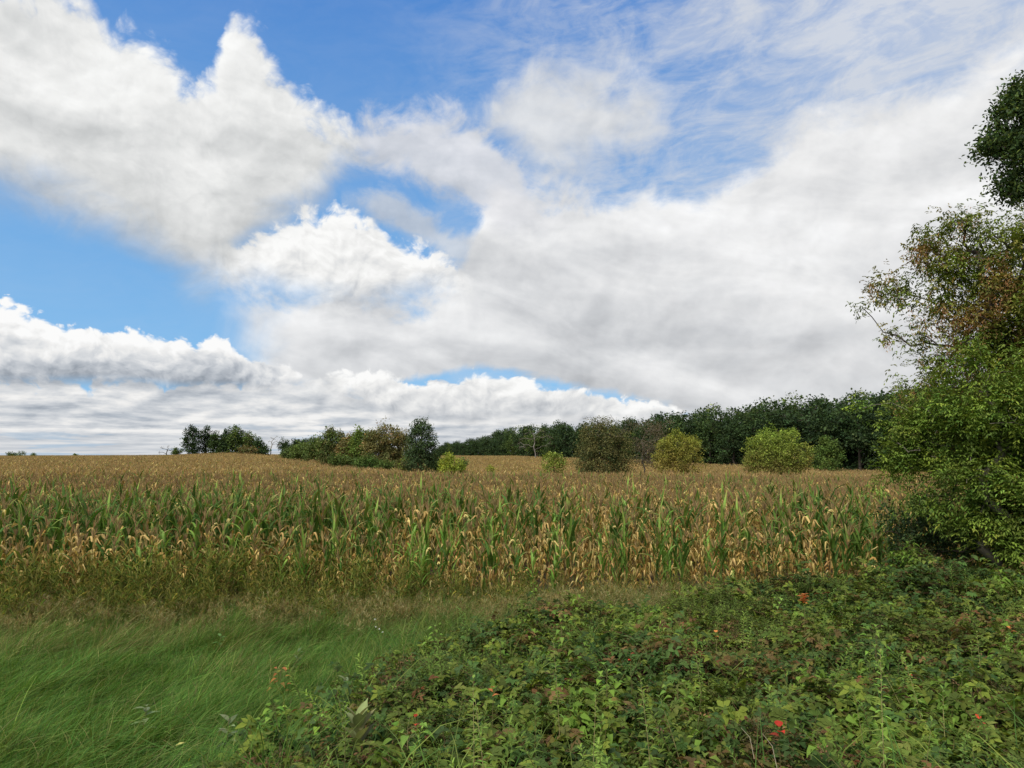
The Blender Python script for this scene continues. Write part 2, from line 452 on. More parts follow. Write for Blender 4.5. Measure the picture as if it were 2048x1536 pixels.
# ------------------------------------------------------------------ objects
def tag(o, label=None, cat=None, group=None, kind=None):
    for k, v in (('label', label), ('category', cat), ('group', group), ('kind', kind)):
        if v: o[k] = v
    return o

def empty(name, loc, rz=0.0, **kw):
    o = bpy.data.objects.new(name, None); C.objects.link(o)
    o.location = loc; o.rotation_euler = (0, 0, rz); o.empty_display_size = 0.2
    return tag(o, **kw)

def copy_thing(root, kids, loc, rz=0.0, s=(1, 1, 1), tilt=(0, 0), **kw):
    r = root.copy(); C.objects.link(r); r.location = loc; r.rotation_euler = (tilt[0], tilt[1], rz); r.scale = s
    for k in kids:
        c = k.copy(); C.objects.link(c); c.parent = r
    return tag(r, **kw)

def scatter(name, protos, P, rot, scl, idx, kind='stuff', label=None, cat=None, parent=None):
    """one object whose geometry nodes put a copy of a prototype mesh on each point; protos: [(mesh)]"""
    col = bpy.data.collections.new(name + '_kinds')
    for i, me in enumerate(protos):
        o = bpy.data.objects.new('%s_%03d' % (name, i), me); col.objects.link(o)
    P = np.asarray(P, 'f'); n = len(P)
    me = bpy.data.meshes.new(name); me.vertices.add(n); me.vertices.foreach_set('co', P.ravel())
    a = me.attributes.new('rot', 'FLOAT_VECTOR', 'POINT'); a.data.foreach_set('vector', np.asarray(rot, 'f').ravel())
    scl = np.asarray(scl, 'f')
    if scl.ndim == 1: scl = np.repeat(scl[:, None], 3, 1)
    a = me.attributes.new('scl', 'FLOAT_VECTOR', 'POINT'); a.data.foreach_set('vector', scl.ravel())
    a = me.attributes.new('idx', 'INT', 'POINT'); a.data.foreach_set('value', np.asarray(idx, 'i'))
    me.update()
    o = bpy.data.objects.new(name, me); C.objects.link(o); o.parent = parent
    ng = bpy.data.node_groups.new(name + '_scatter', 'GeometryNodeTree')
    ng.interface.new_socket('Geometry', in_out='INPUT', socket_type='NodeSocketGeometry')
    ng.interface.new_socket('Geometry', in_out='OUTPUT', socket_type='NodeSocketGeometry')
    gi = ng.nodes.new('NodeGroupInput'); go = ng.nodes.new('NodeGroupOutput')
    ci = ng.nodes.new('GeometryNodeCollectionInfo'); ci.inputs['Collection'].default_value = col
    ci.inputs['Separate Children'].default_value = True; ci.inputs['Reset Children'].default_value = True
    ip = ng.nodes.new('GeometryNodeInstanceOnPoints'); ip.inputs['Pick Instance'].default_value = True
    def na(nm, t):
        q = ng.nodes.new('GeometryNodeInputNamedAttribute'); q.data_type = t; q.inputs['Name'].default_value = nm
        return q.outputs[0]
    L_ = ng.links.new
    L_(gi.outputs[0], ip.inputs['Points']); L_(ci.outputs[0], ip.inputs['Instance'])
    L_(na('idx', 'INT'), ip.inputs['Instance Index']); L_(na('rot', 'FLOAT_VECTOR'), ip.inputs['Rotation'])
    L_(na('scl', 'FLOAT_VECTOR'), ip.inputs['Scale']); L_(ip.outputs[0], go.inputs[0])
    mod = o.modifiers.new('scatter', 'NODES'); mod.node_group = ng
    return tag(o, label, cat, None, kind)
# ------------------------------------------------------------------ the land
def build_ground():
    az = np.linspace(-math.pi, math.pi, 481)[:-1]
    r = np.concatenate([[0.0], np.geomspace(0.6, 9000, 190)])
    A, R_ = np.meshgrid(az, r)
    X, Y = R_ * np.sin(A), R_ * np.cos(A)
    Z = ground(X, Y)
    n = len(az); i = np.arange(len(r) - 1)[:, None] * n; j = np.arange(n)[None]; j2 = (j + 1) % n
    q = np.stack([i + j, i + n + j, i + n + j2, i + j2], -1).reshape(-1, 4)
    mb = MB(); mb.add(np.stack([X, Y, Z], -1).reshape(-1, 3), q, (0.1, 0.08, 0.05))
    m = bpy.data.materials.new('earth'); m.use_nodes = True; nt = m.node_tree
    p = nt.nodes['Principled BSDF']; p.inputs['Roughness'].default_value = 1.0; p.inputs['Specular IOR Level'].default_value = 0.1
    ge = nt.nodes.new('ShaderNodeNewGeometry'); P = V(nt, ge.outputs['Position'])
    x, y, z = sep(P)
    n1 = noi(P, 3.0, 5, 0.65); n2 = noi(P, 0.5, 4, 0.6); n3 = noi(P, 0.02, 5, 0.6)
    soil = mixc(nt, n1.ramp(0.3, 0.7), (0.035, 0.026, 0.016), (0.10, 0.075, 0.045))
    bankc = mixc(nt, n1.ramp(0.3, 0.7), (0.016, 0.026, 0.008), (0.05, 0.055, 0.02))
    c = mixc(nt, y.ramp(11.5, 14.5), bankc, soil)
    crop = mixc(nt, n2.ramp(0.3, 0.7), (0.24, 0.17, 0.08), (0.36, 0.27, 0.13))
    d = (x * x + y * y).pow(0.5)
    c = mixc(nt, d.ramp(240, 300), c, crop)
    far = mixc(nt, n3.ramp(0.42, 0.55), (0.22, 0.14, 0.065), (0.06, 0.08, 0.03))
    c = mixc(nt, d.ramp(420, 800), c, far)
    nt.links.new(c.s, p.inputs['Base Color'])
    bm = nt.nodes.new('ShaderNodeBump'); bm.inputs['Strength'].default_value = 0.6; bm.inputs['Distance'].default_value = 0.08
    nt.links.new(n1.s, bm.inputs['Height']); nt.links.new(bm.outputs[0], p.inputs['Normal'])
    tag(mb.obj('ground', m), 'gently rolling farmland falling from the road bank to the cornfield', None, None, 'structure')
build_ground()
# ------------------------------------------------------------------ corn
DRY = [srgb(184, 160, 98), srgb(162, 136, 74), srgb(200, 180, 120), srgb(140, 110, 58)]
GRN = [srgb(78, 106, 38), srgb(96, 122, 48), srgb(64, 92, 36)]
BRI = [srgb(106, 142, 54), srgb(124, 154, 68), srgb(92, 128, 48)]
TAS = np.array(srgb(162, 138, 96))

def corn_leaf(rs, z, ph, kind, seg=6):
    """one strap leaf leaving the stalk at height z towards the angle ph"""
    mb = MB()
    dry = kind == 'dry'
    L = rs.uniform(0.38, 0.68) if dry else rs.uniform(0.55, 0.85)
    W = rs.uniform(0.045, 0.085) if dry else rs.uniform(0.072, 0.10)
    a0 = math.radians(rs.uniform(15, 45) if dry else rs.uniform(8, 22))
    a1 = math.radians(rs.uniform(140, 185) if dry else rs.choice([rs.uniform(20, 50), rs.uniform(60, 150)]))
    bend = rs.uniform(0.3, 0.8) if dry else rs.uniform(0.7, 1.7)
    s = np.linspace(0, 1, seg + 1)
    ang = a0 + (a1 - a0) * s ** bend
    if dry:                                                 # withered blades buckle at one place and hang
        kk = rs.uniform(0.12, 0.55); ang = np.where(s < kk, a0, a1) + rs.normal(0, 0.26, seg + 1)
    dz, dr = np.cos(ang), np.sin(ang)
    r = np.concatenate([[0], np.cumsum((dr[1:] + dr[:-1]) / 2)]) * L / seg
    h = z + np.concatenate([[0], np.cumsum((dz[1:] + dz[:-1]) / 2)]) * L / seg
    w = W * np.minimum(1, 0.55 + 1.6 * s) * np.clip(1 - s ** 2.6, 0.02, 1)
    phs = ph + (rs.normal(0, 0.35) * s if dry else rs.normal(0, 0.12) * s)
    tw = rs.normal(0, 2.2 if dry else 0.25) * s
    c, sn = np.cos(phs), np.sin(phs)
    ctr = np.stack([r * c + 0.008 * c, r * sn + 0.008 * sn, h], 1)
    T = np.stack([dr * c, dr * sn, dz], 1); S = np.stack([-sn, c, 0 * c], 1); N = np.cross(T, S)
    S2 = S * np.cos(tw)[:, None] + N * np.sin(tw)[:, None]; N2 = np.cross(T, S2)
    lift = (w * (0.45 if dry else 0.22))[:, None] * N2
    vs = np.stack([ctr - S2 * w[:, None] / 2 - lift, ctr, ctr + S2 * w[:, None] / 2 - lift], 1)
    pal = {'dry': DRY, 'green': GRN, 'bright': BRI}[kind]
    col = jit(rs, pal[rs.randint(len(pal))], 1, 0.16, 0.05)[0]
    cc = np.tile(col, (seg + 1, 3, 1))
    cc[:, 1] = cc[:, 1] * 1.25 + 0.01                        # pale midrib
    if not dry and rs.rand() < 0.45:                        # tips dry first
        t = np.clip((s - 0.6) / 0.4, 0, 1)[:, None, None]
        cc = cc * (1 - t) + np.array(DRY[rs.randint(3)])[None, None] * t
    k = np.arange(seg)[:, None] * 3
    f = np.concatenate([k + [0, 1, 4, 3], k + [1, 2, 5, 4]])
    mb.add(vs.reshape(-1, 3), f, cc.reshape(-1, 3))
    return mb

def corn_parts(seed, mode, seg=6, sides=5):
    """a corn plant about 2 m tall as [(part name, mesh builder)]; mode: dry, green, bright, mixed"""
    rs = np.random.RandomState(seed)
    H = 1.72
    out = []
    lean = rs.normal(0, 0.03, 2)
    zz = np.linspace(0, 1, 6)
    stalk = MB()
    scol = jit(rs, srgb(150, 122, 66) if mode in ('dry', 'mixed') else srgb(112, 128, 62), 1, 0.1)[0]
    tube(stalk, np.stack([lean[0] * zz ** 2 * 3, lean[1] * zz ** 2 * 3, zz * H], 1), 0.014 - 0.009 * zz, scol, sides)
    out.append(('stalk', stalk))
    ph = rs.uniform(0, 6.28)
    nl = 11
    for i in range(nl):
        z = 0.22 + (H - 0.30) * i / (nl - 1)
        t = i / (nl - 1)
        pd = {'dry': 0.97, 'mixed': 0.95 - 0.65 * t if t < 0.9 else 0.6, 'green': 0.85 if t < 0.28 else 0.08, 'bright': 0.7 if t < 0.2 else 0.05}[mode]
        k = 'dry' if rs.rand() < pd else ('bright' if mode == 'bright' else 'green')
        lf = corn_leaf(rs, z, ph + (i % 2) * math.pi + rs.normal(0, 0.35), k, seg)
        off = np.array([lean[0] * (z / H) ** 2 * 3, lean[1] * (z / H) ** 2 * 3, 0])
        lf.v = [v + off for v in lf.v]
        out.append(('leaf', lf))
    top = np.array([lean[0] * 3, lean[1] * 3, H])
    tas = MB()
    for k in range(8):
        a = rs.uniform(0, 6.28); sp = rs.uniform(0.1, 0.7) if k else 0.05
        d = np.array([math.cos(a) * sp, math.sin(a) * sp, 1]); d /= np.linalg.norm(d); L = rs.uniform(0.16, 0.30)
        p1 = top + d * L * .5 + [0, 0, .04]; p2 = p1 + d * L * .5 - np.array([0, 0, sp * 0.06])
        tube(tas, [top, p1, p2], [0.005, 0.007, 0.003], jit(rs, TAS, 1, 0.15)[0], 3)
    out.append(('tassel', tas))
    if rs.rand() < 0.75:
        ear = MB(); a = ph + rs.normal(0, .3); z = rs.uniform(0.7, 0.95)
        hang = mode == 'dry' and rs.rand() < 0.6
        d = np.array([math.cos(a) * (.8 if hang else .35), math.sin(a) * (.8 if hang else .35), -0.7 if hang else .9]); d /= np.linalg.norm(d)
        b = np.array([lean[0] * (z / H) ** 2 * 3, lean[1] * (z / H) ** 2 * 3, z])
        s = np.linspace(0, 1, 6)
        tube(ear, b + d * (0.02 + s[:, None] * 0.24), 0.027 * np.sin(np.clip(s * 2.7 + .35, 0, 3.05)) + .003, jit(rs, srgb(206, 174, 112) if mode != 'green' else srgb(150, 150, 84), 1, .1)[0], 6)
        out.append(('ear', ear))
    return out

MODES = ['dry', 'dry', 'dry', 'dry', 'mixed', 'mixed', 'mixed', 'green', 'green', 'green', 'bright', 'bright']
def front_line(X): return 14.6 + 0.085 * X + 0.25 * np.sin(X * 0.8)

def corn_height(X, dep):
    """scale of a plant: the outer rows are stunted"""
    base = np.interp(dep, [0, 1.5, 3.2, 6, 30], [0.74, 0.83, 0.93, 0.97, 0.97])
    mid = np.exp(-((X + 1.5) / 4.0) ** 2) * np.clip(1 - dep / 3.0, 0, 1)
    return base * (1 - 0.16 * mid)

def pick_mode(rs, X, dep):
    """what state a plant is in: dry in the outer rows and on the right, green behind on the left, bright green at the middle of the edge"""
    n = mnoise.noise(Vector((X * 0.33, dep * 0.33, 3.3)))
    if dep < 2.4:
        mid = math.exp(-((X + 1.2) / 4.2) ** 2)
        pb = 0.34 * mid + 0.03
        pg = 0.07 + 0.2 * max(0, n) + (0.45 if 7.5 < X < 11 else 0) + (0.12 if X > 2 else 0)
        pm = 0.22
    else:
        left = 1 / (1 + math.exp((X + 1.2 - dep * 0.1) / 2.5))
        near = 1 / (1 + math.exp((dep - 6.5 - 2.5 * left) / 1.6))
        pg = (0.08 + 0.66 * left + 0.3 * n) * near + 0.05 + (0.35 * near if 7 < X < 13 else 0)
        pb, pm = 0.02 + 0.04 * near, 0.12 + 0.16 * near
    u = rs.rand()
    if u < pb: return rs.choice([10, 11])
    if u < pb + pg: return rs.choice([7, 8, 9])
    if u < pb + pg + pm: return rs.choice([4, 5, 6])
    return rs.choice([0, 1, 2, 3])

def build_corn():
    full = [corn_parts(50 + i, m, 5) for i, m in enumerate(MODES)]
    # rows as far as single plants can be told apart
    near, rows = [], []
    rs = np.random.RandomState(5)
    row = 0; dep = 0.0
    while dep < 40:
        xs = np.arange(-46, 52, 0.20 if dep < 14 else 0.25)
        for x in xs:
            x = x + rs.normal(0, 0.05); y = front_line(x) + dep + rs.normal(0, 0.05)
            if rs.rand() < 0.07: continue
            if abs(x) > 0.83 * y + 1.5: continue
            if math.hypot(x, y) > 55: continue
            (near if row < 3 and abs(x) < 0.745 * y else rows).append((x, y, dep, row))
        row += 1; dep += 0.76
    if len(near) > 300:
        near.sort(key=lambda q: (q[3], abs(q[0]))); rows += near[300:]; near = near[:300]
    protos = []
    for i, m in enumerate(MODES):
        parts = corn_parts(50 + i, m, 5, 4)
        mb = MB()
        for _, q in parts: mb.join(q)
        protos.append(mb.mesh('corn_plant_kind', MAT['corn']))
    P, Rr, S, I = [], [], [], []
    for x, y, dep, r in rows:
        s = float(corn_height(x, dep)) * rs.normal(1, 0.05)
        P.append((x, y, g(x, y))); Rr.append((rs.normal(0, .05), rs.normal(0, .05), rs.uniform(0, 6.28))); S.append(s); I.append(pick_mode(rs, x, dep))
    scatter('corn_field', protos, P, Rr, S, I, label='dense rows of ripening corn behind the first rows of the field', cat='cornfield')
    # the outer rows: every plant is a thing
    meshes = [[(nm, q.mesh(nm, MAT['corn'])) for nm, q in parts] for parts in full]
    look = {'dry': 'withered tan corn plant, leaves hanging,', 'mixed': 'corn plant with tan lower, green upper leaves',
            'green': 'dark green corn plant', 'bright': 'short bright yellow-green corn plant'}
    marks = [(90, 'at the left picture edge'), (200, 'near the left picture edge'), (290, 'below the empty left horizon'), (350, 'below the tiny leaning tree'), (425, 'below the ragged oaks'), (505, 'below the domed grove tree'), (565, 'below the white leafless tree'),
             (630, 'below the low hedge shrubs'), (693, 'below the olive hedge tree'), (748, 'below the fresh green tree'), (808, 'below the rusty hedge tree'), (875, 'below the slender dark tree'), (945, 'below the hedge-end bush'), (1025, 'below the tiny pale shrub'),
             (1085, 'below the pale leafless tree'), (1150, 'below the small rusty bush'), (1210, 'below the thicket left half'), (1262, 'below the thicket right half'), (1320, 'below the half-bare grey tree'), (1400, 'below the orange-yellow bush'), (1490, 'between the two yellow bushes'),
             (1555, 'below the biggest bush, left half'), (1620, 'below the biggest bush, right half'), (1700, 'below the small round tree'), (1780, 'left of the right-hand trees'), (9999, 'under the right-hand trees')]
    for x, y, dep, r in sorted(near):
        i = int(pick_mode(rs, x, dep)); s = float(corn_height(x, dep)) * rs.normal(1, 0.05)
        z0 = next(t for lim, t in marks if 1024 + F * x / y < lim)
        rx, ry, rz = rs.normal(0, .08), rs.normal(0, .08), rs.uniform(0, 6.28); ln = ry * math.cos(rz) + rx * math.sin(rz)
        lab = ('left-leaning ' if ln < -.05 else 'right-leaning ' if ln > .05 else 'upright ') + look[MODES[i]] + ' in the ' + ('front row', 'second row', 'third row')[r] + ' ' + z0
        lab = ' '.join(lab.split()[:16]) if len(lab.split()) > 16 else lab
        e = empty('corn_plant', (x, y, g(x, y)), rz, label=lab, cat='corn plant', group='corn plants of the first three rows')
        e.rotation_euler = (rx, ry, rz); e.scale = (s, s, s)
        for nm, me in meshes[i]:
            o = bpy.data.objects.new(nm, me); C.objects.link(o); o.parent = e
    # beyond: patches of many small plants each, joined
    rs = np.random.RandomState(9)
    pats = []
    for v in range(5):
        mb = MB(); n = 42
        px_ = rs.uniform(-1.3, 1.3, n); py_ = rs.uniform(-1.3, 1.3, n)
        for a, b in zip(px_, py_):
            h = 1.72 * rs.normal(1.06, 0.06); k = 10
            zz = rs.uniform(0.45, 1.0, k) * h; ph = rs.uniform(0, 6.28, k)
            P0 = np.stack([np.full(k, a), np.full(k, b), zz], 1)
            D = np.stack([np.cos(ph), np.sin(ph), rs.uniform(-1.1, 1.3, k)], 1)
            grn = rs.rand() < 0.10
            flat_leaves(mb, P0, D, rs.normal(0, 1, (k, 3)), rs.uniform(.22, .42, k), 0.07, blend(rs, DRY + GRN[:1], [4, 2.5, 4, 1, 6 if grn else 1.2], k, .08) * 1.05)
            t = 3; P1 = np.tile([a, b, h - .05], (t, 1)); D1 = np.stack([rs.normal(0, .3, t), rs.normal(0, .3, t), np.ones(t)], 1)
            flat_leaves(mb, P1, D1, rs.normal(0, 1, (t, 3)), rs.uniform(.25, .38, t), 0.035, jit(rs, TAS, t, .15))
            tube(mb, [(a, b, 0.3), (a, b, h)], 0.01, DRY[1], 3)
        pats.append(mb.mesh('corn_patch_kind', MAT['corn']))
    P, Rr, S, I = [], [], [], []
    d = 53.0
    while d < 330:
        w = 2.35 * (1 + (d - 53) * 0.0016)
        for u in np.arange(-0.83 * d, 0.86 * d, w):
            x = u + rs.uniform(-.4, .4); y = math.sqrt(max(d * d - x * x, 1)) + rs.uniform(-.4, .4)
            if y < 20 or abs(x) > 0.86 * y: continue
            if in_wood(x, y): continue
            sc = w / 2.35
            P.append((x, y, g(x, y))); Rr.append((0, 0, rs.uniform(0, 6.28))); S.append((sc, sc, rs.normal(1, .025))); I.append(rs.randint(5))
        d += w
    scatter('distant_corn', pats, P, Rr, S, I, label='tan corn stretching over the far slope to the tree lines', cat='cornfield')

# the edge of the wood as distance over the photo's columns
WOOD = [(870, 345), (900, 335), (960, 290), (1000, 250), (1060, 215), (1160, 190), (1260, 172), (1340, 160), (1480, 148), (1640, 140), (1800, 134), (2048, 120), (2300, 105)]
def wood_dist(px): return float(np.interp(px, [a for a, b in WOOD], [b for a, b in WOOD]))
def in_wood(x, y):
    px = 1024 + F * x / y
    if px < 870: return False
    return math.hypot(x, y) > wood_dist(px) - 2
# ------------------------------------------------------------------ trees
def skeleton(rs, base, targets, trunk_to, r0, twist=0.15):
    """limbs that grow from a trunk to the given points; returns [(points, radii)]"""
    base = np.array(base, float); top = np.array(trunk_to, float)
    n = 9
    nodes, par = [base], [-1]
    for i in range(1, n):
        t = i / (n - 1)
        p = base * (1 - t) + top * t + rs.normal(0, twist, 3) * np.linalg.norm(top - base) * 0.10 * [1, 1, 0.2] * (t < 1)
        nodes.append(p); par.append(len(nodes) - 2)
    order = np.argsort([np.linalg.norm(t - top) for t in targets])
    for k in order:
        t = targets[k]; A = np.array(nodes)
        dd = np.linalg.norm(A - t, axis=1) + np.maximum(0, A[:, 2] - t[2]) * 1.2 + (np.arange(len(A)) < 2) * 50
        j = int(np.argmin(dd)); p0 = nodes[j]
        m = max(2, int(np.linalg.norm(t - p0) / 0.6)); m = min(m, 5); pj = j
        for s in range(1, m + 1):
            u = s / m
            p = p0 * (1 - u) + t * u + rs.normal(0, 0.05, 3) * np.linalg.norm(t - p0) * (u < 1) + np.array([0, 0, 0.10 * np.linalg.norm(t - p0) * math.sin(u * math.pi)])
            nodes.append(p); par.append(pj); pj = len(nodes) - 1
    load = np.zeros(len(nodes))
    ch = np.zeros(len(nodes), int)
    for i in range(len(nodes) - 1, 0, -1):
        if ch[i] == 0: load[i] += 1
        load[par[i]] += load[i]; ch[par[i]] += 1
    rad = r0 * (load / load[0]) ** 0.58
    segs = []
    for i in range(1, len(nodes)):
        segs.append(([nodes[par[i]], nodes[i]], [min(rad[par[i]], rad[i] * 1.35), rad[i]]))
    return segs, np.array(nodes)

def crown_points(rs, lobes, n, shell=0.55, lump=0.22):
    """points in the outer part of ellipsoid lobes (x, y, z, rx, ry, rz)"""
    lobes = np.asarray(lobes, float)
    wt = (lobes[:, 3] * lobes[:, 5]); i = rs.choice(len(lobes), n, p=wt / wt.sum())
    d = unit(rs.normal(0, 1, (n, 3)))
    r = shell + (1 - shell) * rs.rand(n) ** 0.7
    r = r * (1 + lump * np.array([mnoise.noise(Vector((a[0] * 2.2 + b * 3.1, a[1] * 2.2, a[2] * 2.2))) for a, b in zip(d, i)]) * 2)
    P = lobes[i, :3] + d * lobes[i, 3:] * r[:, None]
    return P, d, i

def make_crown(rs, lobes, nc, per, csize, ls, cols, wts, shell=0.55, lump=0.2, cheap=True, colfn=None, v=0.22, aspect=0.55, droop=0.2, cv=0.18, cull=-0.12):
    """nc clumps of leaves, per leaves each"""
    P, d, li = crown_points(rs, lobes, int(nc * 1.3), shell, lump)
    fr = 1.7 / np.median(np.asarray(lobes)[:, 3]) if len(lobes) > 2 else 0.5
    keep = np.array([mnoise.noise(Vector(p * fr)) + .4 * mnoise.noise(Vector(p * fr * 3.1)) for p in P]) > cull
    P, d = P[keep], d[keep]; nc = len(P)
    mb = MB(); n = nc * per
    off = rs.normal(0, 1, (n, 3)) * csize * [1, 1, 0.7]
    Q = np.repeat(P, per, 0) + off
    dirs = unit(np.repeat(d, per, 0) * 0.6 + rs.normal(0, 0.7, (n, 3)) - [0, 0, droop])
    N = unit(rs.normal(0, 0.6, (n, 3)) + np.repeat(d, per, 0) * 0.5 + [0, 0, 0.7])
    L = ls * np.exp(rs.normal(0, 0.25, n))
    base = blend(rs, cols, wts, nc, cv, 0.05) if colfn is None else colfn(rs, P)
    col = np.repeat(base, per, 0) * np.exp(rs.normal(0, v, (n, 1)))
    (flat_leaves if cheap else leaves)(mb, Q, dirs, N, L, L * aspect, col)
    return mb, P

def tree(name, loc, lobes, label, cat, group=None, seed=1, nc=300, per=14, csize=0.35, ls=0.25, cols=None, wts=None, r0=0.2, top=None, limbs=40, bark=(0.09, 0.075, 0.06), kids=False, rz=0.0, twigs=None, **kw):
    rs = np.random.RandomState(seed)
    e = empty(name, loc, rz, label=label, cat=cat, group=group)
    cr, P = make_crown(rs, lobes, nc, per, csize, ls, cols, wts or [1] * len(cols), **kw)
    L = np.asarray(lobes, float)
    if top is None: top = (L[:, 0].mean() * .6, L[:, 1].mean() * .6, L[:, 2].max())
    idx = rs.choice(len(P), min(limbs, len(P)), replace=False)
    segs, _ = skeleton(rs, (0, 0, -0.1), [P[i] * [0.93, 0.93, 0.97] for i in idx], top, r0)
    tk = MB()
    for p, r in segs: tube(tk, p, r, bark, 6 if r[0] > 0.04 else 4)
    ks = [tk.obj('trunk', MAT['bark'], e), cr.obj('crown', MAT['crown'], e)]
    return (e, ks) if kids else e

def lob(px, py, rpx, d, loc, squash=1.0, depth=1.0, dd=0.0):
    """a crown lobe given where the photo shows it, for a tree d metres away standing at loc"""
    a, e = px_dir(px, py); D = d + dd
    x, y, z = D * math.sin(a), D * math.cos(a), EYE + D * math.tan(e)
    r = rpx / F * D
    return (x - loc[0], y - loc[1], z - loc[2], r, r * depth, r * squash)

# foliage colours (base colour of the leaves)
OAK = [(0.028, 0.050, 0.018), (0.040, 0.066, 0.022), (0.022, 0.040, 0.017)]
MIDG = [(0.065, 0.098, 0.025), (0.090, 0.125, 0.030), (0.050, 0.078, 0.022)]
OLIVE = [(0.115, 0.115, 0.042), (0.088, 0.092, 0.034), (0.145, 0.13, 0.046)]
RUST = [(0.21, 0.14, 0.055), (0.165, 0.11, 0.045), (0.13, 0.115, 0.042)]
YEL = [(0.20, 0.23, 0.032), (0.25, 0.26, 0.040), (0.15, 0.19, 0.030)]

def two_tone(zlo, zhi, low, high, spread=0.25):
    """leaf colour that turns with height, as these bushes colour from below"""
    def fn(rs, P):
        t = np.clip((P[:, 2] - zlo) / (zhi - zlo) + rs.normal(0, spread, len(P)), 0, 1)[:, None]
        a = np.array(low)[rs.randint(len(low), size=len(P))]; b = np.array(high)[rs.randint(len(high), size=len(P))]
        return (a * (1 - t) + b * t) * np.exp(rs.normal(0, .12, (len(P), 1)))
    return fn

def build_wood():
    """the oak wood behind the field: every tree of the first ranks"""
    protos = []
    for k in range(7):
        rs = np.random.RandomState(100 + k)
        lobes = [(0, 0, 8.2, 3.0, 3.0, 3.4)]
        for j in range(9):
            a = j * 0.7 * 2 + rs.uniform(0, .8); r = rs.uniform(1.6, 3.0)
            lobes.append((math.cos(a) * r, math.sin(a) * r, rs.uniform(4.2, 11.4) - r * .5, rs.uniform(1.3, 2.2), rs.uniform(1.3, 2.2), rs.uniform(1.0, 1.7)))
        for j in range(3): lobes.append((rs.normal(0, 1.6), rs.normal(0, 1.6), rs.uniform(10.6, 12.2), 1.4, 1.4, 1.1))
        for j in range(4):
            a = rs.uniform(0, 6.28); lobes.append((math.cos(a) * 2.6, math.sin(a) * 2.6, rs.uniform(1.4, 3.2), 1.7, 1.7, 1.6))
        c = [OAK, OAK, MIDG, OAK, OAK[:2] + MIDG[2:], OAK, OLIVE[:2] + OAK[:1]][k]
        e, ks = tree('oak_tree', (0, 0, -50), lobes, 'x', 'tree', seed=200 + k, nc=420, per=13, csize=0.42, ls=0.40, cols=c, wts=[1] * len(c), r0=0.28, top=(0, 0, 9.5), limbs=26, kids=True, shell=0.6, lump=0.3, aspect=0.7)
        protos.append((e, ks))
    tops = [(870, 898), (895, 886), (930, 882), (975, 872), (1000, 861), (1040, 851), (1080, 853), (1115, 844), (1165, 850), (1230, 850), (1275, 842), (1330, 834), (1365, 825), (1420, 819), (1500, 816), (1600, 812), (1700, 806), (1780, 799), (1900, 790), (2300, 760)]
    zones = [(935, 'at its far left end'), (1010, 'left of the pale bare tree'), (1075, 'around the pale bare tree'), (1145, 'above the small yellow-brown bush'),
             (1285, 'behind the tall olive thicket'), (1345, 'behind the bare grey branches'), (1420, 'behind the orange-yellow bush'), (1490, 'between the two yellow bushes'),
             (1625, 'behind the biggest yellow-green bush'), (1700, 'behind the small round green tree'), (1770, 'left of the near right-hand trees'), (9999, 'hidden partly by near right-hand trees')]
    used = set(); rs = np.random.RandomState(77); first = True
    for rank in range(4):
        px = 872.0
        while px < 2300:
            d = wood_dist(px) + 3 + rank * 6.5 + rs.uniform(-1.5, 1.5)
            x, y, z = at(px, d)
            py = np.interp(px, [a for a, b in tops], [b for a, b in tops])
            h = EYE + (910 - py) / F * d - z
            hfull = h
            if rank == 0: h *= rs.uniform(0.72, 0.97)
            elif rank == 1: h *= rs.uniform(0.86, 1.04)
            else: h *= rs.uniform(0.92, 1.04)
            k = rs.choice(7, p=[.22, .19, .13, .19, .10, .15, .02])
            s = h / 12.7; w = s * rs.uniform(0.95, 1.2)
            zn = next(t for lim, t in zones if px < lim)
            size = 'low ' if h / hfull < .84 else ('tall ' if h / hfull > .96 else '')
            tint = ['dark green', 'dark green', 'mid green', 'blackish green', 'green', 'dark green', 'dull olive'][k]
            lab = size + tint + ' broadleaf tree in ' + ('front rank', 'second rank', 'third rank', 'back')[rank] + ' of the wood ' + zn
            lab = ' '.join(lab.split()[:16])
            copy_thing(protos[k][0], protos[k][1], (x, y, z), rs.uniform(0, 6.28), (w, w, s), label=lab, cat='tree', group='trees of the wood behind the cornfield')
            px += (rs.uniform(4.2, 6.0) if rank < 2 else rs.uniform(5, 7)) * w / d * F
    for e, ks in protos:
        for o in ks: bpy.data.objects.remove(o)
        bpy.data.objects.remove(e)

def shoots(cx, cy, rx, ry, n, seed):
    """little tufts that break a bush's outline"""
    q = random.Random(seed); out = []
    for i in range(n):
        a = math.radians(q.uniform(-10, 190)); k = q.uniform(.96, 1.12)
        out.append((cx + math.cos(a) * rx * k, cy - math.sin(a) * ry * k, q.uniform(3, 6), 1.3, 1.0, q.uniform(-1.2, 1.2)))
    return out

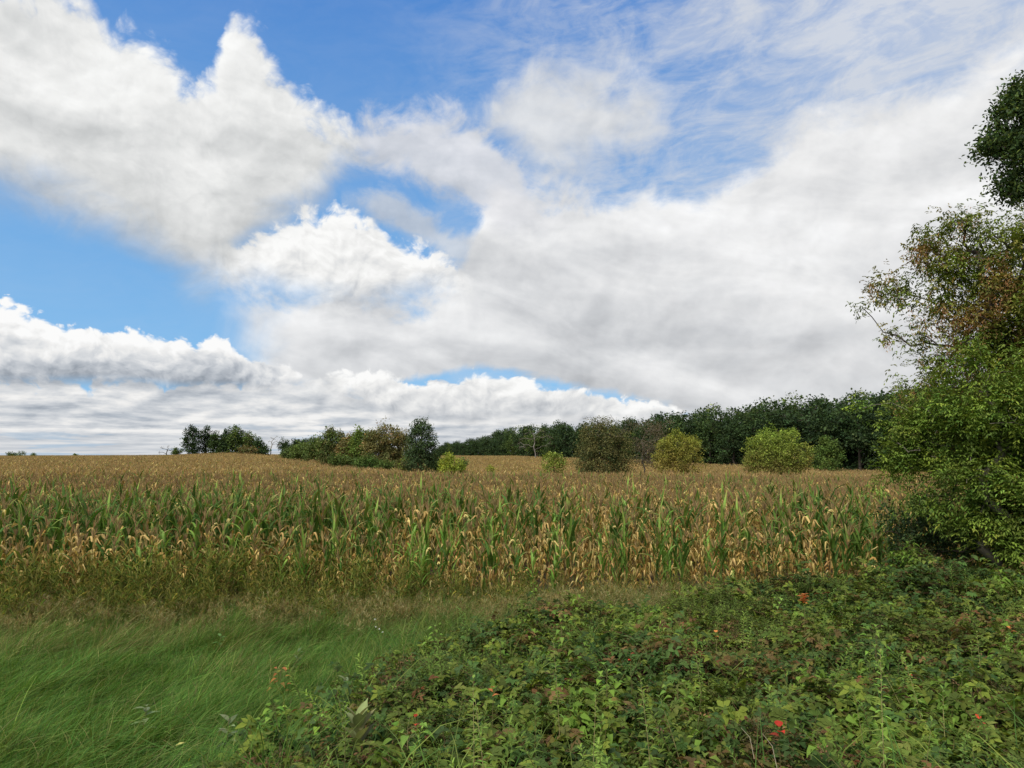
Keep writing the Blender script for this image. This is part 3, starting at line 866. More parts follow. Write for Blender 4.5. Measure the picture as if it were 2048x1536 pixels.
def build_mid_trees():
    def T(name, px, d, lobes, label, cat, seed, base=None, **kw):
        loc = at(px, d)
        return tree(name, loc, [lob(l[0], l[1], l[2], d, loc, *(l[3:])) for l in lobes], label, cat, seed=seed, **kw)
    g1 = 'bushes standing in the corn'
    # olive thicket with thin bare top, and its neighbours
    T('bush', 1105, 63, [(1105, 925, 20), (1095, 918, 14), (1118, 922, 14), (1105, 940, 22), (1100, 912, 8)], 'small yellow-green bush with rusty brown lower leaves standing in the corn', 'bush', 301, group=g1,
      nc=150, per=14, csize=0.16, ls=0.16, cols=YEL, colfn=two_tone(0.8, 2.6, RUST, [(0.12, .16, .03), (.16, .19, .035)]), r0=.06, limbs=24)
    T('olive_thicket', 1208, 66, [(1208, 900, 44), (1180, 895, 32), (1240, 900, 30), (1210, 870, 32), (1180, 868, 22), (1240, 875, 22), (1205, 930, 52), (1172, 925, 26), (1246, 925, 26), (1190, 945, 30), (1232, 945, 30), (1215, 848, 16), (1190, 850, 13)],
      'tall olive-green thicket with thin bare twigs on top in the middle of the field', 'bush', 302, group=g1, nc=1500, per=14, csize=0.22, ls=0.15, cols=OLIVE + OAK[:1], wts=[3, 3, 1.5, 1.5], r0=.12, limbs=110, shell=.35, aspect=.45, cull=-.42)
    for px, py, seed, n, nm in ((1225, 828, 311, 26, 'thin leafless top of twigs rising out of the olive thicket'),):
        loc = at(px, 66.5); rs = np.random.RandomState(seed)
        e = empty('bare_sapling', loc, 0, label=nm, cat='tree')
        P = []
        for i in range(70):
            q = lob(rs.uniform(1168, 1262), 900 - rs.uniform(0.35, 1) * 66, 1, 66.5, loc, 1, 1, rs.normal(0, 1.0)); P.append(np.array(q[:3]))
        segs, _ = skeleton(rs, (0, 0, 0), P, (0, 0, 3.0), 0.09)
        mb = MB()
        for p, r in segs: tube(mb, p, np.maximum(r, 0.010), (0.14, 0.12, 0.10), 4)
        mb.obj('trunk', MAT['bark'], e)
        lf = MB(); Q = np.repeat(np.array(P), 10, 0) + rs.normal(0, .13, (len(P) * 10, 3))
        flat_leaves(lf, Q, rs.normal(0, 1, Q.shape), rs.normal(0, 1, Q.shape), .11, .05, jit(rs, (.07, .07, .035), len(Q), .3)); lf.obj('crown', MAT['crown'], e)
    # grey bare tree right of it
    def bare(name, px, d, tips, label, seed, bark, r0, leafcol=None, nl=0, spread=1.0, minr=0.012, trunk_top=None):
        loc = at(px, d); rs = np.random.RandomState(seed)
        e = empty(name, loc, 0, label=label, cat='tree')
        P = [np.array(lob(a + rs.normal(0, 3), b + rs.normal(0, 3), 1, d, loc, 1, 1, rs.normal(0, spread))[:3]) for a, b in tips]
        tt = P[0] * .6 if trunk_top is None else np.array(lob(*trunk_top, 1, d, loc)[:3])
        segs, nd = skeleton(rs, (0, 0, 0), P, tt, r0, 0.2)
        mb = MB()
        for p, r in segs: tube(mb, p, np.maximum(r, minr), bark, 5)
        # fine twigs
        for q in P:
            for k in range(4):
                v = unit(rs.normal(0, 1, 3) + [0, 0, .5]) * rs.uniform(.3, .8) * r0 * 6
                tube(mb, [q, q + v * .5 + rs.normal(0, .05, 3), q + v], [minr, minr * .8, minr * .5], bark, 3)
        mb.obj('trunk', MAT['bark'], e)
        if nl:
            lf = MB(); Q = np.repeat(np.array(P), nl, 0) + rs.normal(0, .3, (len(P) * nl, 3))
            flat_leaves(lf, Q, rs.normal(0, 1, Q.shape), rs.normal(0, 1, Q.shape), .16, .08, jit(rs, leafcol, len(Q), .3)); lf.obj('crown', MAT['crown'], e)
    rs = np.random.RandomState(4)
    bare('bare_tree', 1290, 68, [(rs.uniform(1268, 1335), rs.uniform(845, 930)) for _ in range(60)], 'grey half-bare tree with pale crooked branches beside the orange-yellow bush', 321, (0.15, 0.13, 0.11), 0.07, (0.10, .085, .05), 60, 1.2, trunk_top=(1282, 880))
    bare('bare_tree', 1072, 186, [(1045, 880), (1052, 868), (1060, 860), (1068, 866), (1078, 858), (1088, 866), (1096, 872), (1100, 884), (1040, 892), (1050, 895), (1092, 893), (1062, 880), (1082, 878), (1105, 878), (1036, 884)],
         'pale leafless tree standing against the front of the dark wood', 322, (0.20, 0.18, 0.155), 0.17, (0.10, .075, .05), 40, 2.0, 0.025, trunk_top=(1068, 872))
    bare('bare_tree', 543, 200, [(537, 882), (541, 876), (546, 880), (552, 884), (534, 888), (549, 874), (556, 889), (543, 884)], 'small white leafless tree between the round grove and the hedge', 323, (0.4, 0.38, 0.34), 0.14, None, 0, 1.0, 0.04, trunk_top=(543, 884))
    bare('bare_tree', 333, 214, [(322, 898), (328, 895), (334, 897), (340, 893), (345, 899), (320, 903), (338, 901)], 'tiny leaning leafless tree on the left horizon beside a low bush', 324, (0.12, 0.11, 0.09), 0.14, (.06, .07, .03), 6, 1.0, 0.035, trunk_top=(334, 902))
    # coloured bushes in the corn
    T('bush', 1356, 64, [(1356, 905, 38), (1335, 905, 26), (1380, 900, 26), (1356, 890, 28), (1345, 930, 34), (1378, 928, 28), (1340, 885, 12), (1375, 884, 13), (1325, 925, 18)] + shoots(1356, 905, 38, 34, 16, 5),
      'rounded orange-yellow bush with green tips standing in the corn', 'bush', 303, group=g1, nc=900, per=15, csize=.16, ls=.14, cols=YEL, colfn=two_tone(2.2, 6.3, [(.19, .145, .038), (.20, .165, .04), (.14, .115, .035)], [(.18, .20, .03), (.14, .175, .03)], .2), r0=.1, limbs=60, shell=.5)
    T('bush', 1555, 65, [(1555, 905, 48), (1520, 910, 30), (1592, 910, 30), (1540, 885, 26), (1570, 888, 24), (1545, 930, 44), (1580, 930, 34), (1505, 925, 20), (1606, 925, 16), (1548, 873, 13)] + shoots(1556, 908, 60, 44, 24, 6),
      'large round yellow-green bush with brown heart standing in the corn', 'bush', 304, group=g1, nc=1300, per=15, csize=.17, ls=.14, cols=YEL, colfn=two_tone(1.8, 5.6, [(.16, .115, .038), (.12, .10, .033), (.13, .135, .033)], [(.13, .19, .03), (.155, .205, .032)], .18), r0=.12, limbs=80, shell=.5)
    T('small_tree', 1656, 128, [(1656, 900, 20), (1645, 912, 18), (1668, 912, 18), (1656, 885, 13), (1656, 925, 22), (1640, 925, 12)], 'round mid-green tree standing in front of the dark wood', 'tree', 305,
      nc=420, per=14, csize=.28, ls=.27, cols=[(.075, .12, .028), (.095, .14, .03)], r0=.12, limbs=30)
    T('small_bush', 905, 59, [(900, 924, 17), (890, 930, 14), (912, 930, 15), (898, 915, 11), (900, 938, 22)], 'yellow-green bush at the right end of the hedge', 'bush', 306, group=g1, nc=300, per=14, csize=.13, ls=.13, cols=YEL, wts=[1, .6, 1.2], r0=.06, limbs=26)
    T('small_bush', 922, 61, [(922, 930, 10), (926, 924, 7), (924, 938, 10)], 'little dark green bush touching the yellow-green bush', 'bush', 307, group=g1, nc=90, per=14, csize=.12, ls=.13, cols=MIDG, r0=.05, limbs=14)
    T('small_bush', 981, 60, [(981, 939, 7)], 'tiny pale shrub showing just over the corn', 'bush', 308, group=g1, nc=30, per=12, csize=.1, ls=.11, cols=YEL, r0=.03, limbs=8)
    # dark slender tree at the end of the hedge
    T('elm_tree', 842, 66, [(842, 905, 30), (840, 880, 26), (845, 860, 18), (838, 925, 28), (860, 900, 15), (862, 885, 11), (824, 880, 12), (850, 845, 9), (835, 848, 8), (858, 920, 16), (826, 905, 14), (830, 860, 9), (866, 870, 7)],
      'tall slender dark green tree at the right end of the hedge', 'tree', 331, nc=1000, per=14, csize=.18, ls=.15, cols=[(.040, .065, .026), (.055, .085, .032), (.032, .052, .022)], r0=.14, limbs=90, top=(0, 0, 6.5))
    h = 'trees and shrubs of the hedge across the field'
    spec = [
        (776, 80, [(776, 895, 34), (750, 890, 26), (800, 890, 24), (770, 870, 24), (795, 872, 18), (776, 920, 34), (748, 915, 20), (745, 872, 14), (808, 912, 16)], 'broad rusty brown-green tree in the hedge left of the slender dark tree', RUST[2:] + OLIVE + RUST[:1], [3, 3, 3, 2, 1], .17, 1200),
        (722, 92, [(722, 880, 18), (715, 895, 20), (732, 893, 18), (724, 868, 10), (722, 915, 22)], 'fresh green tree in the hedge between two brown ones', [(.085, .125, .028), (.11, .15, .03)] + MIDG[:1], [2, 2, 1], .20, 500),
        (695, 94, [(700, 890, 17), (690, 905, 18), (702, 915, 18), (703, 875, 9)], 'rusty olive tree in the hedge left of the fresh green tree', RUST[:2] + OLIVE, [1, 1, 1, 1, 1], .20, 420),
        (665, 98, [(665, 885, 24), (650, 895, 16), (680, 893, 18), (664, 868, 11), (662, 912, 24), (676, 872, 9)], 'olive-green tree with an uneven top in the hedge', OLIVE[:2] + MIDG, [2, 2, 2, 2, 1], .21, 620),
        (632, 112, [(632, 897, 17), (645, 905, 14), (622, 905, 14), (634, 885, 8)], 'light green rounded shrub in the left part of the hedge', [(.085, .12, .03), (.07, .10, .028)], [1, 1], .22, 330),
        (604, 126, [(604, 900, 13), (614, 905, 11), (594, 906, 11)], 'light green low shrub second from the left end of the hedge', [(.09, .125, .03), (.07, .10, .028)], [1, 1], .24, 240),
        (578, 140, [(578, 906, 10), (570, 910, 8), (588, 908, 9)], 'light green low shrub ending the hedge on the left', [(.08, .115, .03), (.06, .09, .028)], [1, 1], .26, 170),
        (738, 76, [(738, 926, 13), (722, 928, 10), (752, 930, 9)], 'low bright green shrub at the foot of the rusty hedge', [(.075, .12, .027), (.055, .09, .024)], [1, 1], .16, 200),
        (686, 86, [(684, 922, 10), (670, 920, 9), (700, 926, 9)], 'low dark shrub at the foot of the olive hedge trees', MIDG, [1, 1, 1], .18, 150),
        (812, 72, [(812, 925, 12), (806, 932, 12)], 'low olive shrub between the rusty tree and the slender tree', OLIVE[:2] + YEL[2:], [1, 1, 1], .15, 150),
        (766, 74, [(768, 932, 10), (780, 934, 8)], 'low dull green shrub under the rusty tree', MIDG[:2], [1, 1], .15, 110),
        (872, 74, [(872, 925, 10), (868, 912, 8), (876, 935, 10)], 'dark shrub right of the slender dark tree', OAK[:2] + MIDG[:1], [1, 1, 1], .16, 150),
    ]
    for i, (px, d, lobes, lab, cols, w, ls, nc) in enumerate(spec):
        T('hedge_tree' if nc > 380 else 'hedge_shrub', px, d, lobes, lab, 'tree' if nc > 380 else 'bush', 340 + i, group=h, nc=int(nc * 1.35), per=14, csize=ls * 1.3, ls=ls * 1.12, cols=cols, wts=w, r0=.11, limbs=40, shell=.5, lump=.38)
    # the grove on the crest at left
    gr = 'trees of the grove on the left crest'
    spec = [
        (388, 210, [(386, 866, 8), (378, 875, 7), (394, 872, 6), (384, 884, 9), (371, 881, 6), (396, 886, 6), (380, 897, 10), (391, 899, 9), (385, 857, 6), (399, 861, 4), (369, 893, 6), (374, 864, 4)], 'dark ragged oak at the left of the grove', OAK, .36, 330),
        (414, 211, [(410, 866, 7), (418, 873, 6), (406, 876, 6), (413, 884, 7), (427, 874, 6), (431, 867, 4), (414, 858, 5), (409, 897, 7), (421, 888, 5)], 'second dark ragged oak with a gap beneath its crown', OAK, .36, 230),
        (438, 208, [(436, 888, 12), (428, 880, 9), (440, 877, 10), (434, 898, 13), (425, 893, 8)], 'low dark tree between the oaks and the round grove tree', OAK[:2] + MIDG[2:], .4, 230),
        (455, 206, [(455, 878, 15), (458, 868, 11), (448, 890, 14), (458, 898, 16)], 'dark domed tree in the grove', OAK, .4, 330),
        (478, 203, [(478, 874, 17), (474, 864, 11), (486, 880, 14), (478, 893, 19), (468, 880, 12)], 'broad green domed tree at the centre of the grove', MIDG + OAK[:1], .38, 430),
        (502, 201, [(500, 882, 11), (505, 892, 12), (496, 874, 8), (498, 900, 12)], 'pale olive tree right of the green domed tree', OLIVE[1:2] + MIDG[:2], .36, 220),
        (521, 198, [(521, 893, 12), (518, 884, 8), (524, 902, 12), (515, 900, 9)], 'dark round tree at the right end of the grove', OAK[:2], .36, 240),
        (495, 192, [(495, 902, 9), (485, 903, 8), (505, 905, 8)], 'brownish low shrub at the foot of the grove', RUST[1:] + OLIVE[1:2], .34, 120),
        (355, 214, [(356, 902, 7), (350, 904, 5)], 'small dark bush left of the ragged oaks', MIDG, .32, 60),
    ]
    for i, (px, d, lobes, lab, cols, ls, nc) in enumerate(spec):
        T('grove_tree' if nc > 130 else 'grove_shrub', px, d, lobes, lab, 'tree' if nc > 130 else 'bush', 370 + i, group=gr, nc=nc, per=13, csize=.34, ls=ls, cols=cols, r0=.25, limbs=26, shell=.4, lump=.35, aspect=.7)
    # far line of small trees behind the hedge
    fr = 'small distant trees behind the hedge'
    for i, (px, py, r, lab) in enumerate([(566, 884, 7, 'small distant tree just right of the white leafless tree'), (574, 892, 8, 'low distant tree behind the left end of the hedge'), (590, 884, 5, 'tiny distant round-topped tree'),
                                     (597, 886, 6, 'distant dark tree second left of the olive hedge tree'), (611, 882, 6, 'distant dark tree with two humps above the hedge'), (624, 884, 7, 'distant tree nearest to the olive hedge tree'), (583, 895, 7, 'low distant tree seen over the hedge end')]):
        T('distant_tree', px, 300 + i * 5, [(px, py, r), (px - 3, py + r, r), (px + 4, py + r * 1.2, r)], lab, 'tree', 390 + i, group=fr, nc=110, per=12, csize=.4, ls=.5, cols=OAK, r0=.2, limbs=12)
    for i, (px, py, r, lab) in enumerate([(18, 908, 3, 'tiny far tree at the left end of the horizon'), (27, 909, 3, 'tiny far bushy tree on the left horizon'), (42, 907, 4, 'far pale tree on the left horizon'), (66, 909.5, 2.5, 'low dark far tree on the left horizon'), (150, 910, 1.6, 'barely visible far tree on the open horizon')]):
        T('horizon_tree', px, 520 + i * 9, [(px, py, r), (px + 3, py + 1, r)], lab, 'tree', 410 + i, group='far trees on the left horizon', nc=40, per=9, csize=.4, ls=.5, cols=MIDG, r0=.2, limbs=8, cull=-1)

def compound(mb, rs, P, D, nleaf, L, W, col, spread=0.05):
    """sprigs of paired leaflets along a short stalk, vectorised over the points P"""
    n = len(P); D = unit(D); up = np.tile([0, 0, 1.0], (n, 1)); S = unit(np.cross(D, up) + 1e-3)
    for k in range(nleaf):
        side = 0 if k == nleaf - 1 else (1 if k % 2 else -1)
        t = (k // 2 + (0.5 if side else 1.0)) * spread
        base = P + D * t - up * (t * t * 1.4)
        d = unit(D * (0.75 if side else 1) + S * side * 0.8 + rs.normal(0, .18, (n, 3)) - up * 0.35)
        leaves(mb, base, d, up + rs.normal(0, .3, (n, 3)), L * np.exp(rs.normal(0, .15, n)), W, col * np.exp(rs.normal(0, .1, (n, 1))), .2, .15)

def build_near_trees():
    # ---- box elder with brown seed bunches
    d = 19.0; loc = at(1990, d); rs = np.random.RandomState(61)
    e = empty('box_elder_tree', loc, 0, label='green box elder tree with hanging rusty seed bunches, tallest over the right edge thicket', cat='tree')
    def cloud(specs, d, loc, rs, dens):
        P, W_ = [], []
        for (px, py, r, den, *dd) in specs:
            x, y, z, rx, ry, rz = lob(px, py, r, d, loc, 1, 1, dd[0] if dd else 0)
            n = max(3, int(dens * den * (r / 50) ** 2))
            v = unit(rs.normal(0, 1, (n, 3))) * (rs.rand(n, 1) ** 0.45)
            P.append(np.array([x, y, z]) + v * [rx, rx * 1.1, rx]); W_ += [den] * n
        return np.concatenate(P)
    specs = [(1850, 480, 34, 1.1), (1822, 462, 16, 1.0), (1880, 448, 18, .8), (1895, 500, 55, 1.4), (1940, 450, 40, 1.3), (1975, 500, 75, 1.6), (2035, 478, 62, 1.5), (2110, 520, 90, 1.5),
             (1800, 545, 34, 1.0), (1775, 570, 30, .8), (1745, 590, 24, .7), (1725, 612, 14, .8), (1800, 600, 36, .8), (1770, 625, 22, .6), (1850, 575, 50, 1.1), (1900, 590, 60, .9), (1960, 600, 75, 1.2), (2040, 600, 85, 1.6), (2120, 620, 110, 1.5),
             (1780, 668, 22, .9), (1765, 662, 12, .8), (1815, 672, 34, 1.0), (1860, 680, 40, .8), (1920, 690, 60, .8), (2000, 690, 80, 1.2), (2080, 720, 100, 1.4), (1820, 715, 28, .7), (1800, 740, 18, .5), (1860, 745, 40, .9), (1795, 785, 12, .5), (1850, 790, 30, .8),
             (2080, 520, 80, .8, 3.5), (2080, 740, 110, .8, 3.5), (1940, 800, 110, 1.6, 2.5), (2050, 850, 130, 1.6, 2.5)]
    P = cloud(specs, d, loc, rs, 84)
    cr = MB(); n = len(P)
    dirs = unit(rs.normal(0, 1, (n, 3)) * [1, 1, .5] - [0, 0, .2])
    keep = np.array([mnoise.noise(Vector(p * 1.5 + np.array([7, 3, 1]))) for p in P]) > -.08
    P = P[keep]; dirs = dirs[keep]; n = len(P)
    per = 4
    Q = np.repeat(P, per, 0) + rs.normal(0, .11, (n * per, 3)); dirs = np.repeat(dirs, per, 0) + rs.normal(0, .5, (n * per, 3))
    hue = np.array([mnoise.noise(Vector(p * 0.9)) for p in P])
    base = blend(rs, [(.105, .140, .026), (.135, .165, .030), (.080, .108, .024), (.17, .15, .036)], [3, 3.5, 2, .7], n, .15)
    base[hue > .22] = blend(rs, [(.17, .12, .04), (.14, .14, .035)], [1, 1], int((hue > .22).sum()), .15)
    compound(cr, rs, Q, dirs, 5, 0.085, 0.038, np.repeat(base, per, 0), 0.055)
    cr.obj('crown', MAT['crown'], e)
    # seed bunches
    sdn = MB(); pick = np.where((hue > .07) | (rs.rand(n) < .05))[0]; pick = pick[rs.rand(len(pick)) < .65]
    m = 16; Q = np.repeat(P[pick], m, 0); k = len(Q)
    Q = Q + rs.normal(0, .045, (k, 3)) - np.stack([np.zeros(k), np.zeros(k), rs.uniform(0, .22, k)], 1)
    leaves(sdn, Q, rs.normal(0, .35, (k, 3)) - [0, 0, 1], rs.normal(0, 1, (k, 3)), .05, .018, blend(rs, [(.34, .18, .085), (.27, .13, .065), (.38, .24, .12)], [2, 2, 1], k, .15))
    tag(sdn.obj('seed_bunches', MAT['crown'], e), kind='stuff')
    idx = rs.choice(n, 190, replace=False)
    segs, _ = skeleton(rs, (0, 0, 0), [P[i] for i in idx], np.array(lob(1975, 560, 1, d, loc)[:3]), .17, .4)
    tk = MB()
    for p, r in segs: tube(tk, p, np.maximum(r, .006), (.085, .07, .06), 6 if r[0] > .04 else 4)
    tk.obj('trunk', MAT['bark'], e)
    # ---- dark oak behind, top right
    d = 26.0; loc = at(2120, d); rs = np.random.RandomState(62)
    e = empty('oak_tree', loc, 0, label='dark oak whose crown rises into the upper right corner', cat='tree')
    specs = [(2050, 195, 34, 1.5), (2018, 180, 22, 1.1), (2070, 240, 60, 1.6), (2020, 230, 34, 1.5), (2005, 275, 30, 1.4), (1995, 300, 28, 1.3), (1970, 320, 24, 1.2), (1958, 335, 14, 1.1), (2000, 335, 26, 1.0), (2040, 300, 55, 1.4), (2030, 365, 34, 1.4), (2045, 385, 20, 1.3), (2012, 358, 18, 1.1),
             (2110, 260, 90, 1.4), (2140, 340, 80, 1.4), (2150, 180, 70, 1.3), (2200, 260, 90, 1.3), (1962, 302, 9, 2), (1988, 262, 10, 2), (2003, 216, 10, 2), (1984, 362, 10, 2), (2022, 396, 11, 2), (2000, 380, 9, 2), (2046, 168, 13, 2), (1950, 322, 8, 2), (1996, 182, 9, 2), (1978, 285, 8, 2)]
    P = cloud(specs, d, loc, rs, 190); P = P[np.array([mnoise.noise(Vector(p * 1.25)) + .5 * mnoise.noise(Vector(p * 3)) for p in P]) > -.02]; n = len(P); per = 10
    cr = MB(); Q = np.repeat(P, per, 0) + rs.normal(0, .15, (n * per, 3)); k = len(Q)
    leaves(cr, Q, rs.normal(0, 1, (k, 3)), rs.normal(0, .6, (k, 3)) + [0, 0, .8], .125 * np.exp(rs.normal(0, .25, k)), .065, blend(rs, OAK + MIDG, [2, 3, 1, 1, 1, 1], k, .3))
    cr.obj('crown', MAT['crown'], e)
    idx = rs.choice(n, 90, replace=False); segs, _ = skeleton(rs, (0, 0, 0), [P[i] for i in idx], np.array(lob(2130, 300, 1, d, loc)[:3]), .3, .3)
    tk = MB()
    for p, r in segs: tube(tk, p, np.maximum(r, .01), (.07, .06, .05), 6 if r[0] > .04 else 4)
    tk.obj('trunk', MAT['bark'], e)
    # ---- bright green ash thicket in front
    d = 16.5; loc = at(1985, d); rs = np.random.RandomState(63)
    e = empty('young_ash_tree', loc, 0, label='bushy yellow-green young tree filling the right edge down to the brambles', cat='tree')
    specs = [(1955, 690, 26, .7), (1930, 715, 22, .7), (1905, 740, 28, .8), (1990, 740, 60, 1.0), (2050, 760, 70, 1.4), (1880, 790, 40, 1.0), (1850, 815, 30, 1.0), (1820, 830, 24, .9), (1880, 845, 55, 1.5), (1950, 830, 70, 1.5), (2030, 850, 80, 1.5), (1830, 870, 36, 1.3),
             (1795, 880, 24, 1.2), (1785, 905, 24, 1.2), (1775, 930, 18, 1.3), (1765, 955, 13, .9), (1752, 972, 9, .7), (1820, 925, 40, 1.3), (1880, 920, 60, 1.4), (1950, 930, 70, 1.4), (2030, 940, 80, 1.5), (1850, 965, 34, .9), (1910, 980, 50, 1.0), (1980, 1000, 60, 1.2), (2040, 1020, 70, 1.4),
             (1860, 1000, 28, 1.0), (1890, 1030, 30, .8), (1990, 1060, 50, 1.1), (2045, 1085, 50, 1.3), (1945, 1050, 36, .8), (2110, 900, 120, 1.3), (2110, 1050, 110, 1.3),
             (1724, 800, 7, 2.2), (1714, 812, 5, 1.5), (1722, 818, 7, 2.0), (1760, 846, 8, 1.6), (1785, 795, 9, .9), (1765, 815, 8, .8), (2000, 900, 110, 1.0, 2.0), (1900, 950, 90, .8, 2.0)]
    P = cloud(specs, d, loc, rs, 70); n = len(P)
    keep = P[:, 2] + loc[2] > .35; P = P[keep]; n = len(P)
    clump = np.array([mnoise.noise(Vector(p * 1.4)) for p in P])
    keep = clump > -.15; P = P[keep]; clump = clump[keep]; n = len(P)
    base = blend(rs, [(.125, .185, .032), (.10, .155, .028), (.165, .215, .034), (.075, .12, .025)], [3, 3, 2, 2], n, .15)
    cr = MB(); per = 5
    Q = np.repeat(P, per, 0) + rs.normal(0, .10, (n * per, 3)); dirs = np.repeat(unit(rs.normal(0, 1, (n, 3)) * [1, 1, .4]), per, 0) + rs.normal(0, .4, (n * per, 3))
    compound(cr, rs, Q, dirs, 5, 0.075, 0.032, np.repeat(base, per, 0), 0.05)
    cr.obj('crown', MAT['crown'], e)
    idx = rs.choice(n, 240, replace=False); segs, _ = skeleton(rs, (0, 0, 0), [P[i] for i in idx], np.array(lob(1975, 860, 1, d, loc)[:3]), .09, .5)
    tk = MB()
    for p, r in segs: tube(tk, p, np.maximum(r, .005), (.17, .15, .12), 5 if r[0] > .03 else 3)
    tk.obj('trunk', MAT['bark'], e)
    # ---- shrub beneath, its leaf colours darkened to give the shade there
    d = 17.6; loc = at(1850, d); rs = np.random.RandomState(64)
    e = empty('shade_shrub', loc, 0, label='green shrub under the right-hand trees, leaves coloured dark for the shade', cat='bush')
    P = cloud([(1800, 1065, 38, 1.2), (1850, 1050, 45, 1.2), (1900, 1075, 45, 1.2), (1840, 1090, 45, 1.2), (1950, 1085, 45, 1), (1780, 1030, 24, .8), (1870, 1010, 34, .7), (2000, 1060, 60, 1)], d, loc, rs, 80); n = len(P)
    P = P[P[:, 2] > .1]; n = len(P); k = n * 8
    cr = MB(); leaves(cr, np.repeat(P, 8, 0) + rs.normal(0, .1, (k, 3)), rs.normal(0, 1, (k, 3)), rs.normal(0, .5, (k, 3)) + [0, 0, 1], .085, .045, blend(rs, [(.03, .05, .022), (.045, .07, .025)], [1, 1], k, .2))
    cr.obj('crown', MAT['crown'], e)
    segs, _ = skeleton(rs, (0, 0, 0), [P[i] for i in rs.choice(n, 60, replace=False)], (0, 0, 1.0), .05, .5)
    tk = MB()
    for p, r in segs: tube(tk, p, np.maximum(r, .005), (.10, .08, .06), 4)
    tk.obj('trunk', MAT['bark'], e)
# ------------------------------------------------------------------ grass, weeds, brambles
EDGE = [(-1.95, 2.0), (-1.95, 4.2), (-2.2, 6.2), (-2.15, 7.6), (-1.3, 10.2), (0.2, 12.0), (3.7, 13.3), (7.3, 14.3), (11.5, 15.2), (20, 16.5)]
def bramble_side(x, y):
    """metres inside (+) or outside (-) the bramble patch, roughly"""
    yy = np.interp(x, [-2.15, -1.3, .2, 3.7, 7.3, 11.5, 20], [7.6, 10.2, 12.0, 13.3, 14.3, 15.2, 16.5])
    xl = np.interp(y, [2, 4.2, 6.2, 7.6, 20], [-1.75, -1.85, -2.15, -2.15, -2.15])
    return np.minimum(yy - y, x - xl)

def bramble_h(x, y):
    s = np.clip(bramble_side(x, y) / 1.1, 0, 1) ** 0.6
    base = np.interp(y, [2, 5, 9, 14], [0.38, 0.5, 0.76, 1.20]) * (0.75 + 0.03 * np.clip(x, 0, 9))
    m = 1 + 0.42 * mnoise.noise(Vector((x * .75, y * .6, 1.7))) + 0.22 * mnoise.noise(Vector((x * 2.1, y * 1.9, 5.7)))
    return float(base * s * m)

def blade_tuft(rs, n, L, W, spread, lean, cols, wts, seg=3, curl=1.0):
    mb = MB()
    b = rs.normal(0, spread, (n, 2)); ph = rs.uniform(0, 6.28, n); l = L * np.exp(rs.normal(0, .3, n))
    tilt = np.abs(rs.normal(.25, .2, n))
    d = np.stack([np.cos(ph) * tilt, np.sin(ph) * tilt, np.ones(n)], 1) + np.array(lean)[None] * rs.uniform(.5, 1.3, (n, 1))
    d = unit(d); hor = d * [1, 1, 0]; side = unit(np.cross(d, [0, 0, 1.0]) + rs.normal(0, .15, (n, 3)))
    col = blend(rs, cols, wts, n, .2)
    pts = []
    for k in range(seg + 1):
        t = k / seg
        c = np.stack([b[:, 0], b[:, 1], np.zeros(n)], 1) + d * (l * t)[:, None] + (unit(hor) * .25 - [0, 0, .42]) * (l * t ** 2.2 * curl)[:, None]
        w = (W * (1 - t) ** .7 + .0006) * np.ones(n)
        pts += [c - side * w[:, None] / 2, c + side * w[:, None] / 2]
    vs = np.stack(pts, 1); m = 2 * (seg + 1)
    f = np.array([[2 * k, 2 * k + 1, 2 * k + 3, 2 * k + 2] for k in range(seg)])[None] + (np.arange(n) * m)[:, None, None]
    mb.add(vs.reshape(-1, 3), f.reshape(-1, 4), np.repeat(col, m, 0))
    return mb

def seed_grass(rs, n, H, cols, hcols):
    """thin upright stems that carry loose seed heads"""
    mb = blade_tuft(rs, n * 2, H * .6, .006, .06, (.1, 0, 0), cols, [1] * len(cols), 3, .7)
    for i in range(n):
        b = np.array([*rs.normal(0, .07, 2), 0]); a = rs.uniform(0, 6.28); q = rs.uniform(.08, .3); h = H * rs.uniform(.7, 1.1)
        top = b + [math.cos(a) * q * h + .08 * h, math.sin(a) * q * h, h]
        midp = (b + top) / 2 + [0, 0, .06 * h]
        tube(mb, [b, midp, top], [.0022, .002, .0012], cols[rs.randint(len(cols))], 3)
        k = 12; P = np.array([top - (top - midp) * rs.uniform(0, .55) for _ in range(k)])
        flat_leaves(mb, P, rs.normal(0, .6, (k, 3)) + [0, 0, .9], rs.normal(0, 1, (k, 3)), rs.uniform(.05, .11, k), .006, blend(rs, hcols, [1] * len(hcols), k, .2))
    return mb

def foxtail(rs, H, cols):
    """tall coarse grass with side leaves and a bristly head"""
    mb = MB()
    for s in range(4):
        b = np.array([*rs.normal(0, .05, 2), 0]); h = H * rs.uniform(.75, 1.1); a = rs.uniform(0, 6.28); q = rs.uniform(.02, .14)
        top = b + [math.cos(a) * q * h, math.sin(a) * q * h, h]; col = cols[rs.randint(len(cols))]
        tube(mb, [b, (b + top) / 2 + [.01, 0, 0], top], [.004, .003, .0015], col, 3)
        k = 9; t = rs.uniform(.1, .95, k)[:, None]; P = b * (1 - t) + top * t; ph = rs.uniform(0, 6.28, k)
        D = np.stack([np.cos(ph), np.sin(ph), rs.uniform(1.2, 3.2, k)], 1)
        leaves(mb, P, D, np.tile([0, 0, 1.0], (k, 1)) + D * .1, rs.uniform(.16, .34, k), .014, blend(rs, cols, [1] * len(cols), k, .2), .2, .45, .3)
        if rs.rand() < .6: tube(mb, [top - [0, 0, .02], top + [.01, 0, .04], top + [.03, 0, .07]], [.004, .007, .002], np.array(cols[0]) * [1.5, 1.2, 1.1], 4)
    return mb

